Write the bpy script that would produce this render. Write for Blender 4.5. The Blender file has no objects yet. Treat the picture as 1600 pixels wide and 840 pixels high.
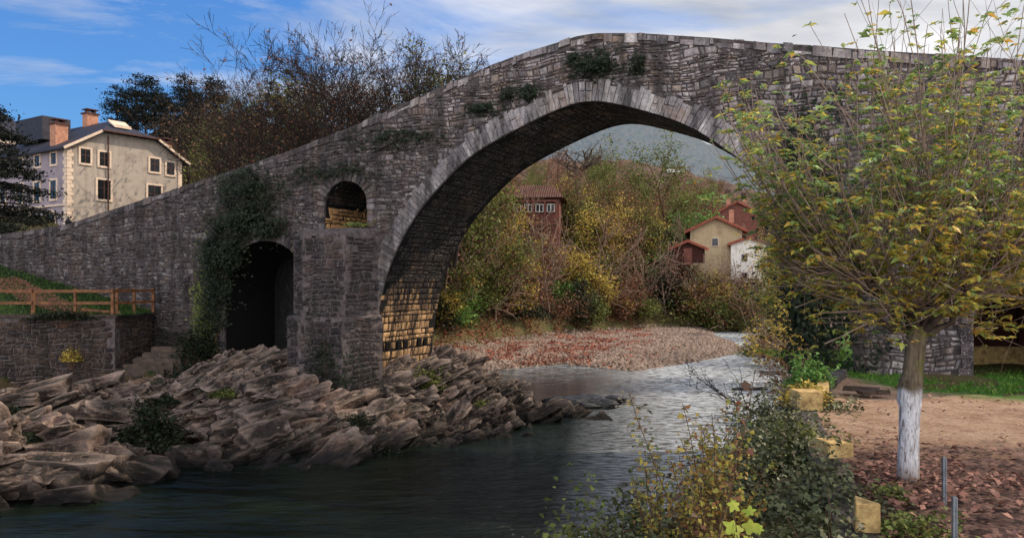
import bpy, math, random
import numpy as np
from mathutils import Vector, Matrix
random.seed(7); rng = np.random.default_rng(7)
scene = bpy.context.scene
COL = scene.collection
F = 1256.0; HZ = 440.0; CZ = 2.5; WZ = -3.0

def at(px, py, d):
    return Vector(((px-800)/F*d, d, CZ-(py-HZ)/F*d))
def sstep(a, b, x):
    t = np.clip((x-a)/(b-a), 0, 1); return t*t*(3-2*t)

# ------------------------------------------------------------------ objects
def tag(o, label=None, cat=None, group=None, kind=None):
    if label: o['label'] = label
    if cat: o['category'] = cat
    if group: o['group'] = group
    if kind: o['kind'] = kind
    return o
def empty(name, loc, rz=0, **k):
    o = bpy.data.objects.new(name, None); COL.objects.link(o)
    o.location = loc; o.rotation_euler = (0, 0, rz); o.empty_display_size = .3
    return tag(o, **k)
def obj_np(name, V, faces, mat, parent=None, smooth=False, uv=None, loc=None, **k):
    """V (N,3); faces: (M,k) ndarray or list of index lists"""
    me = bpy.data.meshes.new(name)
    V = np.asarray(V, dtype=np.float32)
    if isinstance(faces, np.ndarray):
        M, kk = faces.shape
        me.vertices.add(len(V)); me.vertices.foreach_set('co', V.ravel())
        me.loops.add(M*kk); me.loops.foreach_set('vertex_index', faces.astype(np.int32).ravel())
        me.polygons.add(M); me.polygons.foreach_set('loop_start', np.arange(0, M*kk, kk, dtype=np.int32))
        me.update(calc_edges=True)
    else:
        me.from_pydata(V.tolist(), [], faces); me.update()
    if smooth: me.polygons.foreach_set('use_smooth', np.ones(len(me.polygons), dtype=bool))
    if mat: me.materials.append(mat)
    o = bpy.data.objects.new(name, me); COL.objects.link(o)
    if parent: o.parent = parent
    if loc is not None: o.location = loc
    return tag(o, **k)

class MB:
    def __init__(s): s.v = []; s.f = []
    def add(s, vs, fs):
        b = len(s.v); s.v += [tuple(p) for p in vs]; s.f += [[i+b for i in f] for f in fs]; return s
    def hexa(s, p):   # 8 points: bottom 4 ccw, top 4 ccw
        return s.add(p, [(3,2,1,0),(4,5,6,7),(0,1,5,4),(1,2,6,5),(2,3,7,6),(3,0,4,7)])
    def box(s, c, d, rz=0, jit=0):
        x, y, z = d[0]/2, d[1]/2, d[2]/2; cs, sn = math.cos(rz), math.sin(rz); P = []
        for zz in (-z, z):
            for xx, yy in ((-x,-y),(x,-y),(x,y),(-x,y)):
                j = [random.uniform(-jit, jit) for _ in range(3)]
                P.append((c[0]+xx*cs-yy*sn+j[0], c[1]+xx*sn+yy*cs+j[1], c[2]+zz+j[2]))
        return s.hexa(P)
    def bar(s, a, b, w, h=None):
        a = Vector(a); b = Vector(b); h = h or w; d = (b-a).normalized()
        up = Vector((0,0,1)) if abs(d.z) < .9 else Vector((0,1,0))
        x = d.cross(up).normalized()*w/2; y = x.cross(d).normalized()*h/2
        return s.hexa([a-x-y, a+x-y, a+x+y, a-x+y, b-x-y, b+x-y, b+x+y, b-x+y])
    def tube(s, pts, rad, k=6, cap=True):
        pts = [Vector(p) for p in pts]; n = len(pts); b = len(s.v)
        for i, p in enumerate(pts):
            d = (pts[min(i+1, n-1)]-pts[max(i-1, 0)])
            d = d.normalized() if d.length > 1e-9 else Vector((0,0,1))
            up = Vector((1,0,0)) if abs(d.x) < .8 else Vector((0,1,0))
            x = d.cross(up).normalized(); y = d.cross(x)
            r = rad[i]
            for j in range(k):
                a = 2*math.pi*j/k; s.v.append(tuple(p+x*(r*math.cos(a))+y*(r*math.sin(a))))
        for i in range(n-1):
            for j in range(k):
                s.f.append([b+i*k+j, b+i*k+(j+1) % k, b+(i+1)*k+(j+1) % k, b+(i+1)*k+j])
        if cap and k > 3: s.f.append([b+(n-1)*k+j for j in range(k)])
        return s
    def build(s, name, mat, parent=None, smooth=False, **k):
        return obj_np(name, np.array(s.v), s.f, mat, parent, smooth, **k)

# ------------------------------------------------------------------ numpy noise
def _h(ix, iy, iz):
    n = (ix.astype(np.int64)*374761393 + iy.astype(np.int64)*668265263 + iz.astype(np.int64)*2147483647) & 0xffffffff
    n = ((n ^ (n >> 13))*1274126177) & 0xffffffff
    return ((n ^ (n >> 16)) & 0xffff)/65535.0
def vnoise(x, y, z=0.0):
    x = np.asarray(x, float); y = np.asarray(y, float)+0*x; z = np.asarray(z, float)+0*x
    ix, iy, iz = np.floor(x), np.floor(y), np.floor(z); fx, fy, fz = x-ix, y-iy, z-iz
    fx = fx*fx*(3-2*fx); fy = fy*fy*(3-2*fy); fz = fz*fz*(3-2*fz); r = 0
    for a in (0, 1):
        for b in (0, 1):
            for c in (0, 1):
                w = (fx if a else 1-fx)*(fy if b else 1-fy)*(fz if c else 1-fz)
                r = r+w*_h(ix+a, iy+b, iz+c)
    return r*2-1
def fbm(x, y, z=0.0, o=4, g=.5):
    r = 0; a = 1
    for i in range(o):
        r = r+a*vnoise(x*2**i+17.3*i, y*2**i+5.1*i, np.asarray(z)*2**i+3.3*i); a *= g
    return r

# ------------------------------------------------------------------ materials
def lin(c):  # sRGB 0-255 -> linear
    return tuple(((v/255)/12.92 if v/255 <= .04045 else ((v/255+.055)/1.055)**2.4) for v in c)+(1,)
class NT:
    def __init__(s, name):
        s.m = bpy.data.materials.new(name); s.m.use_nodes = True; s.n = s.m.node_tree.nodes; s.l = s.m.node_tree.links
        s.n.clear(); s.out = s.n.new('ShaderNodeOutputMaterial')
        s.p = s.n.new('ShaderNodeBsdfPrincipled'); s.l.new(s.p.outputs[0], s.out.inputs[0])
        s.tc = s.n.new('ShaderNodeTexCoord')
    def co(s, kind='Object', scale=(1,1,1), rot=(0,0,0)):
        mp = s.n.new('ShaderNodeMapping'); mp.inputs['Scale'].default_value = scale; mp.inputs['Rotation'].default_value = rot
        if kind == 'World':
            g = s.n.new('ShaderNodeNewGeometry'); s.l.new(g.outputs['Position'], mp.inputs[0])
        else: s.l.new(s.tc.outputs[kind], mp.inputs[0])
        return mp.outputs[0]
    def noise(s, v, sc=1, det=6, rough=.6, dist=0):
        n = s.n.new('ShaderNodeTexNoise'); n.inputs['Scale'].default_value = sc; n.inputs['Detail'].default_value = det
        n.inputs['Roughness'].default_value = rough; n.inputs['Distortion'].default_value = dist
        s.l.new(v, n.inputs['Vector']); return n.outputs['Fac']
    def vor(s, v, sc=1, feat='F1', out='Distance', rnd=1):
        n = s.n.new('ShaderNodeTexVoronoi'); n.feature = feat; n.inputs['Scale'].default_value = sc; n.inputs['Randomness'].default_value = rnd
        s.l.new(v, n.inputs['Vector']); return n.outputs[out]
    def ramp(s, f, stops, interp='LINEAR'):
        r = s.n.new('ShaderNodeValToRGB'); e = r.color_ramp.elements; r.color_ramp.interpolation = interp
        while len(e) < len(stops): e.new(.5)
        for i, (p, c) in enumerate(stops):
            e[i].position = p; e[i].color = c if len(c) == 4 else tuple(c)+(1,)
        s.l.new(f, r.inputs[0]); return r.outputs[0]
    def g(s, f, a, b): return s.ramp(f, [(a, (0,0,0,1)), (b, (1,1,1,1))])
    def mix(s, f, a, b, mode='MIX'):
        m = s.n.new('ShaderNodeMix'); m.data_type = 'RGBA'; m.blend_type = mode; m.clamp_factor = True
        for v, i in ((f, 0), (a, 6), (b, 7)):
            if hasattr(v, 'node'): s.l.new(v, m.inputs[i])
            else: m.inputs[i].default_value = v
        return m.outputs[2]
    def math(s, op, a, b=0.0, clamp=False):
        m = s.n.new('ShaderNodeMath'); m.operation = op; m.use_clamp = clamp
        for v, i in ((a, 0), (b, 1)):
            if hasattr(v, 'node'): s.l.new(v, m.inputs[i])
            else: m.inputs[i].default_value = v
        return m.outputs[0]
    def geo(s, out):
        g = s.n.new('ShaderNodeNewGeometry'); return g.outputs[out]
    def sep(s, v, i):
        x = s.n.new('ShaderNodeSeparateXYZ'); s.l.new(v, x.inputs[0]); return x.outputs[i]
    def bump(s, h, st=.5, dist=.05, prev=None):
        b = s.n.new('ShaderNodeBump'); b.inputs['Strength'].default_value = st; b.inputs['Distance'].default_value = dist
        s.l.new(h, b.inputs['Height'])
        if prev: s.l.new(prev, b.inputs['Normal'])
        return b.outputs[0]
    def fin(s, col, rough=.9, nrm=None, spec=.2, **k):
        if hasattr(col, 'node'): s.l.new(col, s.p.inputs['Base Color'])
        else: s.p.inputs['Base Color'].default_value = col
        if hasattr(rough, 'node'): s.l.new(rough, s.p.inputs['Roughness'])
        else: s.p.inputs['Roughness'].default_value = rough
        if nrm: s.l.new(nrm, s.p.inputs['Normal'])
        s.p.inputs['Specular IOR Level'].default_value = spec
        return s.m

def m_masonry(name, cols, moss=.5, warm=None, dark=0.0):
    t = NT(name); w = t.co('World'); rnd = t.geo('Random Per Island')
    n = len(cols); c = t.ramp(rnd, [(i/(n-1), lin(q)) for i, q in enumerate(cols)])
    c = t.mix(t.math('MULTIPLY', t.g(t.noise(w, 9, 8, .7), .35, .7), .75), c, lin((42,38,40)))
    c = t.mix(t.math('MULTIPLY', t.g(t.noise(w, 18, 5, .75), .53, .66), .7), c, lin((206,194,188)))
    c = t.mix(t.math('MULTIPLY', t.g(t.noise(w, .9, 5, .6), .54, .66), .45), c, lin((150,118,92)))   # lichen flecks
    streak = t.noise(t.co('World', (2.2, 2.2, .28)), 1, 6, .65)
    c = t.mix(t.math('MULTIPLY', t.g(streak, .42, .62), .75), c, lin((30,27,29)))
    mz = t.noise(w, .7, 6, .65)
    c = t.mix(t.math('MULTIPLY', t.g(mz, .47, .64), moss), c, lin((38,42,26)))
    if dark:
        z = t.sep(t.geo('Position'), 0)
        c = t.mix(t.math('MULTIPLY', t.ramp(t.math('MULTIPLY_ADD', z, .05), [(0, (0,0,0,1)), (1, (0,0,0,1))]), dark), c, (0,0,0,1))
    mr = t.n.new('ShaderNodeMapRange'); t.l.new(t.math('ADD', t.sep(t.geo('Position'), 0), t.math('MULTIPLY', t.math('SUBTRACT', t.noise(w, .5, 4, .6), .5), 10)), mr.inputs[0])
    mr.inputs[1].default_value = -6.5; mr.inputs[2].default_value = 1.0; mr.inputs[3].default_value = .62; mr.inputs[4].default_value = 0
    c = t.mix(mr.outputs[0], c, lin((30,25,27)))  # dimness of the left part painted in, darkening towards the left
    b = t.bump(t.noise(w, 14, 8, .75), .9, .05)
    b = t.bump(t.vor(w, 7), .4, .04, b)
    return t.fin(c, .93, b)
def m_leaf(name, cols, trans=.35, rough=.6, clump=.6, clumpc=(20,26,12)):
    t = NT(name); rnd = t.geo('Random Per Island'); n = len(cols)
    w = t.co('World')
    f = t.math('ADD', t.math('MULTIPLY', rnd, .6), t.math('MULTIPLY', t.g(t.noise(w, 1.1, 2), .3, .7), .4))
    c = t.ramp(f, [(i/(n-1), lin(q)) for i, q in enumerate(cols)])
    c = t.mix(t.math('MULTIPLY', t.g(t.noise(w, 2.6, 3), .45, .62), clump), c, lin(clumpc))
    t.fin(c, rough, spec=.25)
    tr = t.n.new('ShaderNodeBsdfTranslucent'); t.l.new(c, tr.inputs[0])
    mx = t.n.new('ShaderNodeMixShader'); mx.inputs[0].default_value = trans
    t.l.new(t.p.outputs[0], mx.inputs[1]); t.l.new(tr.outputs[0], mx.inputs[2]); t.l.new(mx.outputs[0], t.out.inputs[0])
    return t.m
def m_simple(name, col, col2=None, sc=6, rough=.8, bump=.4, bd=.01, scale=(1,1,1), spec=.2, metal=0):
    t = NT(name); v = t.co('World', scale); nz = t.noise(v, sc, 7, .65)
    c = t.mix(t.g(nz, .35, .68), lin(col), lin(col2 or col))
    m = t.fin(c, rough, t.bump(nz, bump, bd), spec); t.p.inputs['Metallic'].default_value = metal; return m

M = {}
M['mortar'] = m_simple('mortar', (96,86,84), (48,43,43), 5, .95, .8, .05)
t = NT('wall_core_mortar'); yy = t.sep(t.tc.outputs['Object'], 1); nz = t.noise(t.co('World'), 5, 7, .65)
c = t.mix(t.g(nz, .35, .68), lin((84,75,73)), lin((40,36,36))); c = t.mix(t.g(yy, .03, .06), c, lin((17,15,15))); M['core'] = t.fin(c, .95, t.bump(nz, .9, .06))  # shade inside the openings painted as near-black mortar
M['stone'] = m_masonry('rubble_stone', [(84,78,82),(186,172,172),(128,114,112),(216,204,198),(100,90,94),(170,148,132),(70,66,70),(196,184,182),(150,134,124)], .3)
M['ringstone'] = m_masonry('voussoir_stone', [(150,142,144),(196,186,184),(132,124,126),(212,202,198),(170,158,150)], .25)
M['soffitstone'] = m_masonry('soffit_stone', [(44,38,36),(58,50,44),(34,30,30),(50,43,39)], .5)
M['darkstone'] = m_masonry('dark_stone', [(60,52,54),(104,92,92),(76,66,68),(130,116,110)], .8)  # the same masonry in much darker tones
def m_warm():  # ochre glow of low sunlight painted in, dimming to shade higher up
    t = NT('sunlit_ochre_stone'); w = t.co('World'); rnd = t.geo('Random Per Island')
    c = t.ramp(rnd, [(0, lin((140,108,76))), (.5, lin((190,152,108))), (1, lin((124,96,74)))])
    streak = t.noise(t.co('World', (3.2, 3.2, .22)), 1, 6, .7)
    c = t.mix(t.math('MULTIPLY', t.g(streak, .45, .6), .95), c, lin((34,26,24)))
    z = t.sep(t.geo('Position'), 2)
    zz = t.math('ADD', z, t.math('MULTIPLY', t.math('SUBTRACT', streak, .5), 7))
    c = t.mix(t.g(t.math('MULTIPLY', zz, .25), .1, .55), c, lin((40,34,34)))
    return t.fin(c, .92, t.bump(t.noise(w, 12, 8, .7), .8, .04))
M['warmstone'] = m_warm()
def m_rock():
    t = NT('river_rock'); w = t.co('World')
    lay = t.noise(t.co('World', (1.0, 1.6, 4.2), (.45, -.45, .3)), 1.5, 9, .68, .4)
    c = t.ramp(lay, [(.34, lin((24,19,18))), (.43, lin((76,56,50))), (.5, lin((112,88,74))), (.55, lin((186,154,128))), (.60, lin((84,66,58))), (.70, lin((40,30,28)))])
    c = t.mix(.55, c, t.ramp(t.geo('Random Per Island'), [(0, lin((26,20,18))), (.3, lin((88,68,56))), (.6, lin((172,136,112))), (.8, lin((60,50,46))), (1, lin((128,108,98)))]))
    c = t.mix(t.math('MULTIPLY', t.g(t.noise(w, .55, 5, .6), .45, .62), .45), c, lin((104,84,92)))
    c = t.mix(t.math('MULTIPLY', t.g(t.noise(w, 1.6, 10, .8), .47, .55), .9), c, lin((20,16,15)))
    up = t.sep(t.geo('Normal'), 2)
    c = t.mix(t.math('MULTIPLY', t.math('MULTIPLY', t.g(up, .6, .95), t.g(t.noise(w, .8, 6, .7), .48, .56)), .9), c, lin((40,46,20)))
    c = t.mix(t.math('MULTIPLY', t.g(t.noise(w, .42, 5, .65), .47, .54), .8), c, lin((22,20,15)))
    c = t.mix(t.math('MULTIPLY', t.g(t.noise(w, 15, 8, .8), .47, .6), .6), c, lin((44,34,30)))
    c = t.mix(t.math('MULTIPLY', t.g(t.noise(w, 9, 8, .8), .56, .66), .6), c, lin((214,186,160)))
    pt = t.geo('Pointiness'); c = t.mix(t.math('SUBTRACT', 1.0, t.g(pt, .36, .47)), c, lin((20,16,15))); c = t.mix(t.math('MULTIPLY', t.g(pt, .52, .60), .5), c, lin((206,180,164)))  # crevice shade and lit edges painted in from pointiness
    z = t.sep(t.geo('Position'), 2)
    wet = t.g(t.math('ADD', t.math('MULTIPLY', z, 1), t.math('MULTIPLY', t.noise(w, 2, 4), .5)), 0, 1)
    mr = t.n.new('ShaderNodeMapRange'); t.l.new(t.math('ADD', z, t.math('MULTIPLY', t.noise(w, 1.5, 4), .9)), mr.inputs[0])
    mr.inputs[1].default_value = -2.45; mr.inputs[2].default_value = -1.7
    c = t.mix(mr.outputs[0], lin((22,17,15)), c)
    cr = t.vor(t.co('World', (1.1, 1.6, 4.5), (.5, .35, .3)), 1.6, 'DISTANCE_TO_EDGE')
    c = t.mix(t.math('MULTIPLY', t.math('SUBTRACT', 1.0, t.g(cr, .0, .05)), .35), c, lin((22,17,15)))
    b = t.bump(lay, 1, .25); b = t.bump(t.g(cr, 0, .08), .3, .08, b); b = t.bump(t.noise(w, 9, 9, .8), 1, .09, b)
    return t.fin(c, .85, b, .3)
M['rock'] = m_rock()
M['blackrock'] = m_simple('black_arch_shade', (30,27,26), (12,11,11), 4, .45, .9, .08, spec=.4)
def m_ground():
    t = NT('bank_earth'); w = t.co('World')
    c = t.ramp(t.noise(w, .8, 8, .7), [(.3, lin((58,48,34))), (.5, lin((86,74,46))), (.6, lin((66,70,36))), (.75, lin((48,40,30)))])
    return t.fin(c, .95, t.bump(t.noise(w, 6, 8, .7), .8, .1))
M['earth'] = m_ground()
def m_yard():
    t = NT('yard_ground'); w = t.co('World'); y = t.sep(t.geo('Position'), 1); x = t.sep(t.geo('Position'), 0)
    n1 = t.noise(w, 1.2, 8, .7)
    sand = t.ramp(t.noise(w, 14, 8, .75), [(.3, lin((138,106,80))), (.5, lin((176,142,110))), (.7, lin((206,176,144)))])
    sand = t.mix(t.math('MULTIPLY', t.g(n1, .42, .62), .6), sand, lin((128,92,66)))
    mul = t.ramp(t.vor(t.co('World', (1, .8, 1)), 16, 'F1', 'Color'), [(.2, lin((66,34,30))), (.5, lin((112,66,56))), (.8, lin((150,98,80)))])
    mul = t.mix(t.math('MULTIPLY', t.g(t.noise(w, 5, 6, .7), .45, .6), .7), mul, lin((58,36,30)))
    grass = t.ramp(t.noise(t.co('World', (2, 1, 1)), 9, 8, .8), [(.3, lin((34,54,18))), (.55, lin((72,108,34))), (.75, lin((110,132,52)))])
    fm = t.math('ADD', t.math('MULTIPLY', y, .1), t.math('MULTIPLY', t.math('SUBTRACT', n1, .5), .55))
    c = t.mix(t.g(fm, 1.16, 1.3), mul, sand)
    fm2 = t.math('ADD', t.math('SUBTRACT', y, 1.0), t.math('MULTIPLY', t.math('SUBTRACT', n1, .5), 3.0))
    fm2 = t.math('ADD', fm2, t.math('MULTIPLY', t.math('SUBTRACT', x, 12.0), .35))
    c = t.mix(t.g(t.math('MULTIPLY', fm2, .05), .74, .8), c, grass)
    mr = t.g(t.math('MULTIPLY', x, .1), .86, .92)
    c2 = t.mix(t.g(fm, 1.16, 1.3), mul, sand)
    c = t.mix(mr, c2, c)
    return t.fin(c, .95, t.bump(t.noise(w, 22, 8, .8), .9, .05))
def m_yard2():
    t = NT('yard_ground'); w = t.co('World'); y = t.sep(t.geo('Position'), 1); x = t.sep(t.geo('Position'), 0)
    def mr(v, a, b):
        q = t.n.new('ShaderNodeMapRange'); t.l.new(v, q.inputs[0]); q.inputs[1].default_value = a; q.inputs[2].default_value = b; return q.outputs[0]
    n1 = t.noise(w, 1.1, 8, .7)
    sand = t.ramp(t.noise(w, 14, 8, .75), [(.3, lin((126,100,82))), (.5, lin((162,134,112))), (.7, lin((192,168,146)))])
    sand = t.mix(t.math('MULTIPLY', t.g(n1, .42, .62), .6), sand, lin((120,86,62)))
    sand = t.mix(t.math('MULTIPLY', t.g(t.noise(w, 3.2, 6, .75), .55, .62), .5), sand, lin((96,56,44)))
    mul = t.ramp(t.vor(t.co('World', (1, .8, 1)), 15, 'F1', 'Color'), [(.2, lin((50,35,32))), (.5, lin((88,64,58))), (.8, lin((124,96,86)))])
    mul = t.mix(t.math('MULTIPLY', t.g(t.noise(w, 4, 6, .7), .45, .6), .7), mul, lin((48,30,26)))
    grass = t.ramp(t.noise(t.co('World', (2, 1, 1)), 8, 8, .8), [(.3, lin((30,50,16))), (.55, lin((66,104,32))), (.75, lin((112,134,54)))])
    n0 = t.math('SUBTRACT', n1, .5)
    c = t.mix(mr(t.math('ADD', y, t.math('MULTIPLY', n0, 6)), 11.6, 12.8), mul, sand)
    d = t.math('ADD', t.math('ADD', y, t.math('MULTIPLY', n0, 4)), t.math('MULTIPLY', x, .5))
    gf = t.math('MULTIPLY', mr(d, 22.6, 24), mr(t.math('ADD', x, t.math('MULTIPLY', n0, 2)), 9.1, 9.8))
    c = t.mix(gf, c, grass)
    return t.fin(c, .95, t.bump(t.noise(w, 22, 8, .8), .9, .05))
M['yard'] = m_yard2()
M['grass'] = m_simple('lawn_turf', (18,32,10), (34,52,18), 7, .95, .9, .08)
M['brick'] = m_simple('brick_paving', (140,96,82), (92,62,54), 9, .9, .6, .03)
M['wood'] = m_simple('orange_stained_wood', (122,82,54), (70,46,32), 5, .7, .4, .01, (1,1,1))
M['step'] = m_simple('stone_steps', (84,70,62), (40,36,30), 5, .9, .8, .05)
def m_water():
    t = NT('river_water'); 
    rip = t.noise(t.co('World', (.8, 2.3, 1), (0,0,.35)), 2.3, 5, .62, .4)
    big = t.noise(t.co('World', (.5, 1.1, 1), (0,0,.35)), .8, 3, .5)
    y = t.sep(t.geo('Position'), 1); x = t.sep(t.geo('Position'), 0)
    b = t.bump(big, .5, .6); b = t.bump(rip, 1.0, .3, b)
    q = t.n.new('ShaderNodeMapRange'); t.l.new(t.math('SUBTRACT', x, t.math('MULTIPLY', y, .12)), q.inputs[0]); q.inputs[1].default_value = -7; q.inputs[2].default_value = 1; q.inputs[3].default_value = .22; q.inputs[4].default_value = 1
    t.l.new(q.outputs[0], b.node.inputs['Strength'])
    c = t.mix(t.g(t.noise(t.co('World'), .25, 3), .4, .6), lin((9,16,12)), lin((20,27,20)))
    # rapids: broken white water on the far right reach
    def mr(v, a, bb):
        q = t.n.new('ShaderNodeMapRange'); t.l.new(v, q.inputs[0]); q.inputs[1].default_value = a; q.inputs[2].default_value = bb; return q.outputs[0]
    fo = t.noise(t.co('World', (.7, 1.6, 1), (0,0,.35)), 1.6, 8, .75, 1.0)
    f = t.math('MULTIPLY', t.g(fo, .44, .58), mr(y, 42, 62))
    f2 = t.math('MULTIPLY', t.math('MULTIPLY', t.g(rip, .36, .56), 1.0), mr(t.math('SUBTRACT', x, t.math('MULTIPLY', y, .12)), -1.5, 3.5))  # silvery sky reflection on the ripples painted into the colour
    f = t.math('MAXIMUM', f, f2)
    q2 = t.n.new('ShaderNodeMapRange'); t.l.new(t.math('SUBTRACT', x, t.math('MULTIPLY', y, .12)), q2.inputs[0]); q2.inputs[1].default_value = -9; q2.inputs[2].default_value = 0; q2.inputs[3].default_value = .22; q2.inputs[4].default_value = .5
    c = t.mix(t.math('MULTIPLY', f, .85), c, lin((214,220,226)))
    t.fin(c, t.math('ADD', t.math('MULTIPLY', f, .25), .07), b, .5); t.p.inputs['IOR'].default_value = 1.33; t.l.new(q2.outputs[0], t.p.inputs['Specular IOR Level'])
    return t.m
M['water'] = m_water()
M['bark'] = m_simple('grey_brown_bark', (92,78,66), (50,42,36), 12, .9, .8, .02, (1,1,.3))
M['twig'] = m_simple('twig_bark', (150,128,112), (92,74,64), 8, .85, .3, .005)
M['darktwig'] = m_simple('dark_twig_bark', (46,36,32), (26,21,19), 8, .9, .3, .005)
M['brownTwig'] = m_simple('brown_twig_bark', (96,68,52), (60,44,34), 8, .9, .3, .005)
M['L_main'] = m_leaf('leaf_green_yellow', [(92,124,66),(124,150,86),(160,172,92),(206,194,90),(216,166,80),(132,152,96),(108,136,78)], .45, .55, .25, (60,70,30))
M['L_green'] = m_leaf('leaf_grey_green', [(92,124,80),(122,152,100),(154,174,104),(108,132,84)], .4, .55, .2, (50,70,40))
M['L_olive'] = m_leaf('leaf_olive', [(62,76,38),(96,112,54),(132,134,70),(70,78,42),(120,112,62)], .35, .7, .6, (24,24,12))
M['L_ochre'] = m_leaf('leaf_ochre', [(126,114,56),(176,158,76),(208,178,88),(130,124,60)], .35, .7, .55, (50,38,20))
M['L_rust'] = m_leaf('leaf_rust', [(112,80,64),(148,106,82),(128,80,62),(96,82,66),(150,118,96)], .3, .7, .6, (44,30,22))
M['L_dark'] = m_leaf('leaf_dark_evergreen', [(18,28,16),(34,44,24),(26,34,20),(46,52,28)], .15, .7, .5, (10,14,9))
M['L_pine'] = m_leaf('needle_dark', [(10,16,12),(20,26,18),(14,20,16)], .1, .8, .4, (6,9,7))
M['L_bright'] = m_leaf('leaf_bright_green', [(70,112,50),(110,148,72),(92,130,64)], .35, .6, .3, (40,70,30))
M['L_ivy'] = m_leaf('leaf_ivy', [(50,56,36),(78,86,56),(108,112,78),(66,60,42),(124,118,84)], .15, .5, .45, (18,22,14))
M['L_sap'] = m_leaf('leaf_sapling', [(98,112,56),(140,140,66),(190,168,78),(150,100,66),(84,104,58),(112,124,64)], .4, .55, .1, (80,80,40))
M['L_lime'] = m_leaf('leaf_lime', [(122,142,52),(158,168,66),(148,146,54)], .35, .5, .0)
M['L_litter'] = m_leaf('fallen_leaf_brown', [(62,38,34),(112,76,66),(150,108,94),(84,54,48),(132,98,90),(50,34,32)], .1, .8, .3, (40,22,20))
M['L_redlitter'] = m_leaf('fallen_leaf_red', [(140,78,60),(166,94,72),(112,62,50),(178,118,92)], .15, .8, .4, (80,40,32))
M['pebble'] = m_leaf('gravel_stone', [(78,66,60),(112,96,86),(140,122,110),(98,78,68),(66,56,52)], .0, .9, .2, (90,74,64))
M['yellow'] = m_simple('ochre_painted_stone', (196,166,110), (118,94,62), 7, .9, .9, .03)
M['metal'] = m_simple('galvanised_steel', (150,154,160), (110,114,120), 10, .45, .2, .002, metal=.7, spec=.5)
def m_trunk():
    t = NT('whitewashed_bark'); w = t.co('World'); z = t.sep(t.geo('Position'), 2)
    ridg = t.noise(t.co('World', (9, 9, 1.6)), 2.4, 8, .75, .5)
    bark = t.ramp(ridg, [(.3, lin((44,36,30))), (.5, lin((104,90,74))), (.7, lin((138,124,100)))])
    bark = t.mix(t.g(t.noise(w, 3, 4), .5, .65), bark, lin((106,104,48)))
    white = t.ramp(ridg, [(.38, lin((92,82,76))), (.46, lin((170,164,164))), (.55, lin((214,212,214))), (.64, lin((150,142,140)))])
    def mr(v, a, b):
        q = t.n.new('ShaderNodeMapRange'); t.l.new(v, q.inputs[0]); q.inputs[1].default_value = a; q.inputs[2].default_value = b; return q.outputs[0]
    zz = t.math('ADD', z, t.math('MULTIPLY', t.math('SUBTRACT', t.noise(w, 7, 4), .5), .22))
    c = t.mix(mr(zz, 1.12, 1.2), white, bark)
    c = t.mix(mr(zz, .28, .02), c, lin((96,74,58)))
    return t.fin(c, .9, t.bump(ridg, 1, .03))
M['trunk'] = m_trunk()

# ------------------------------------------------------------------ leaves & trees
def rand_unit(n):
    v = rng.normal(size=(n, 3)); return v/np.linalg.norm(v, axis=1)[:, None]
def leaf_np(C, size, aspect=.5, up=.6, droop=0.0, fold=.15, N=None, A=None):
    """diamond leaves (quads) at centres C; returns V, Fq"""
    n = len(C); C = np.asarray(C, float); size = np.broadcast_to(np.asarray(size, float), (n,))[:, None]
    if N is None:
        N = rand_unit(n); N[:, 2] = np.abs(N[:, 2])*1+up; N /= np.linalg.norm(N, axis=1)[:, None]
    if A is None: A = rand_unit(n)
    A = A-N*np.sum(A*N, axis=1)[:, None]; A /= np.linalg.norm(A, axis=1)[:, None]+1e-9
    B = np.cross(N, A)
    b0 = C-A*size*.5; tip = C+A*size*.5+np.array([0,0,-1])*size*droop
    l = C-A*size*.05+B*size*aspect*.5+N*size*fold; r = C-A*size*.05-B*size*aspect*.5+N*size*fold
    V = np.stack([b0, r, tip, l], 1).reshape(-1, 3)
    return V, np.arange(n*4).reshape(-1, 4)
def leaves(name, C, size, mat, parent=None, loc=None, **k):
    tk = {q: k.pop(q) for q in ('label','cat','group','kind') if q in k}
    V, Fq = leaf_np(C, size, **k); return obj_np(name, V, Fq, mat, parent, loc=loc, **tk)

def skeleton(base, dirn, length, r, levels, p):
    """returns polylines [(pts, radii, level)]"""
    out = []
    def grow(P, D, L, R, lv):
        n = max(3, int(p.get('segs', 6)-lv)); pts = [P.copy()]; rad = [R]; D = D.normalized(); q = P.copy()
        for i in range(n):
            w = p['wob']*(1+lv*.4)
            D = (D+Vector((random.gauss(0,w), random.gauss(0,w), random.gauss(0,w)))+Vector((0,0,p['trop'][min(lv, len(p['trop'])-1)]))).normalized()
            q = q+D*(L/n); pts.append(q.copy()); rad.append(max(R*(1-(i+1)/n*p.get('taper', .75)), p.get('rmin', .004)))
        out.append((pts, rad, lv))
        if lv < levels:
            k = p['kids'][min(lv, len(p['kids'])-1)]
            for j in range(k):
                f = p['start'][min(lv, len(p['start'])-1)]; u = f+(1-f)*(j+random.random())/k
                i = min(int(u*n), n-1); B = pts[i].lerp(pts[i+1], u*n-i)
                ax = (pts[i+1]-pts[i]).normalized()
                side = Vector((random.gauss(0,1), random.gauss(0,1), random.gauss(0,1))); side = (side-ax*side.dot(ax)).normalized()
                a = p['ang'][min(lv, len(p['ang'])-1)]*random.uniform(.7, 1.3)
                d2 = ax*math.cos(a)+side*math.sin(a)
                grow(B, d2, L*p['lr'][min(lv, len(p['lr'])-1)]*random.uniform(.7, 1.15), max(rad[i]*p.get('rr', .55), p.get('rmin', .004)), lv+1)
    grow(Vector(base), Vector(dirn), length, r, 0)
    return out
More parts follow.
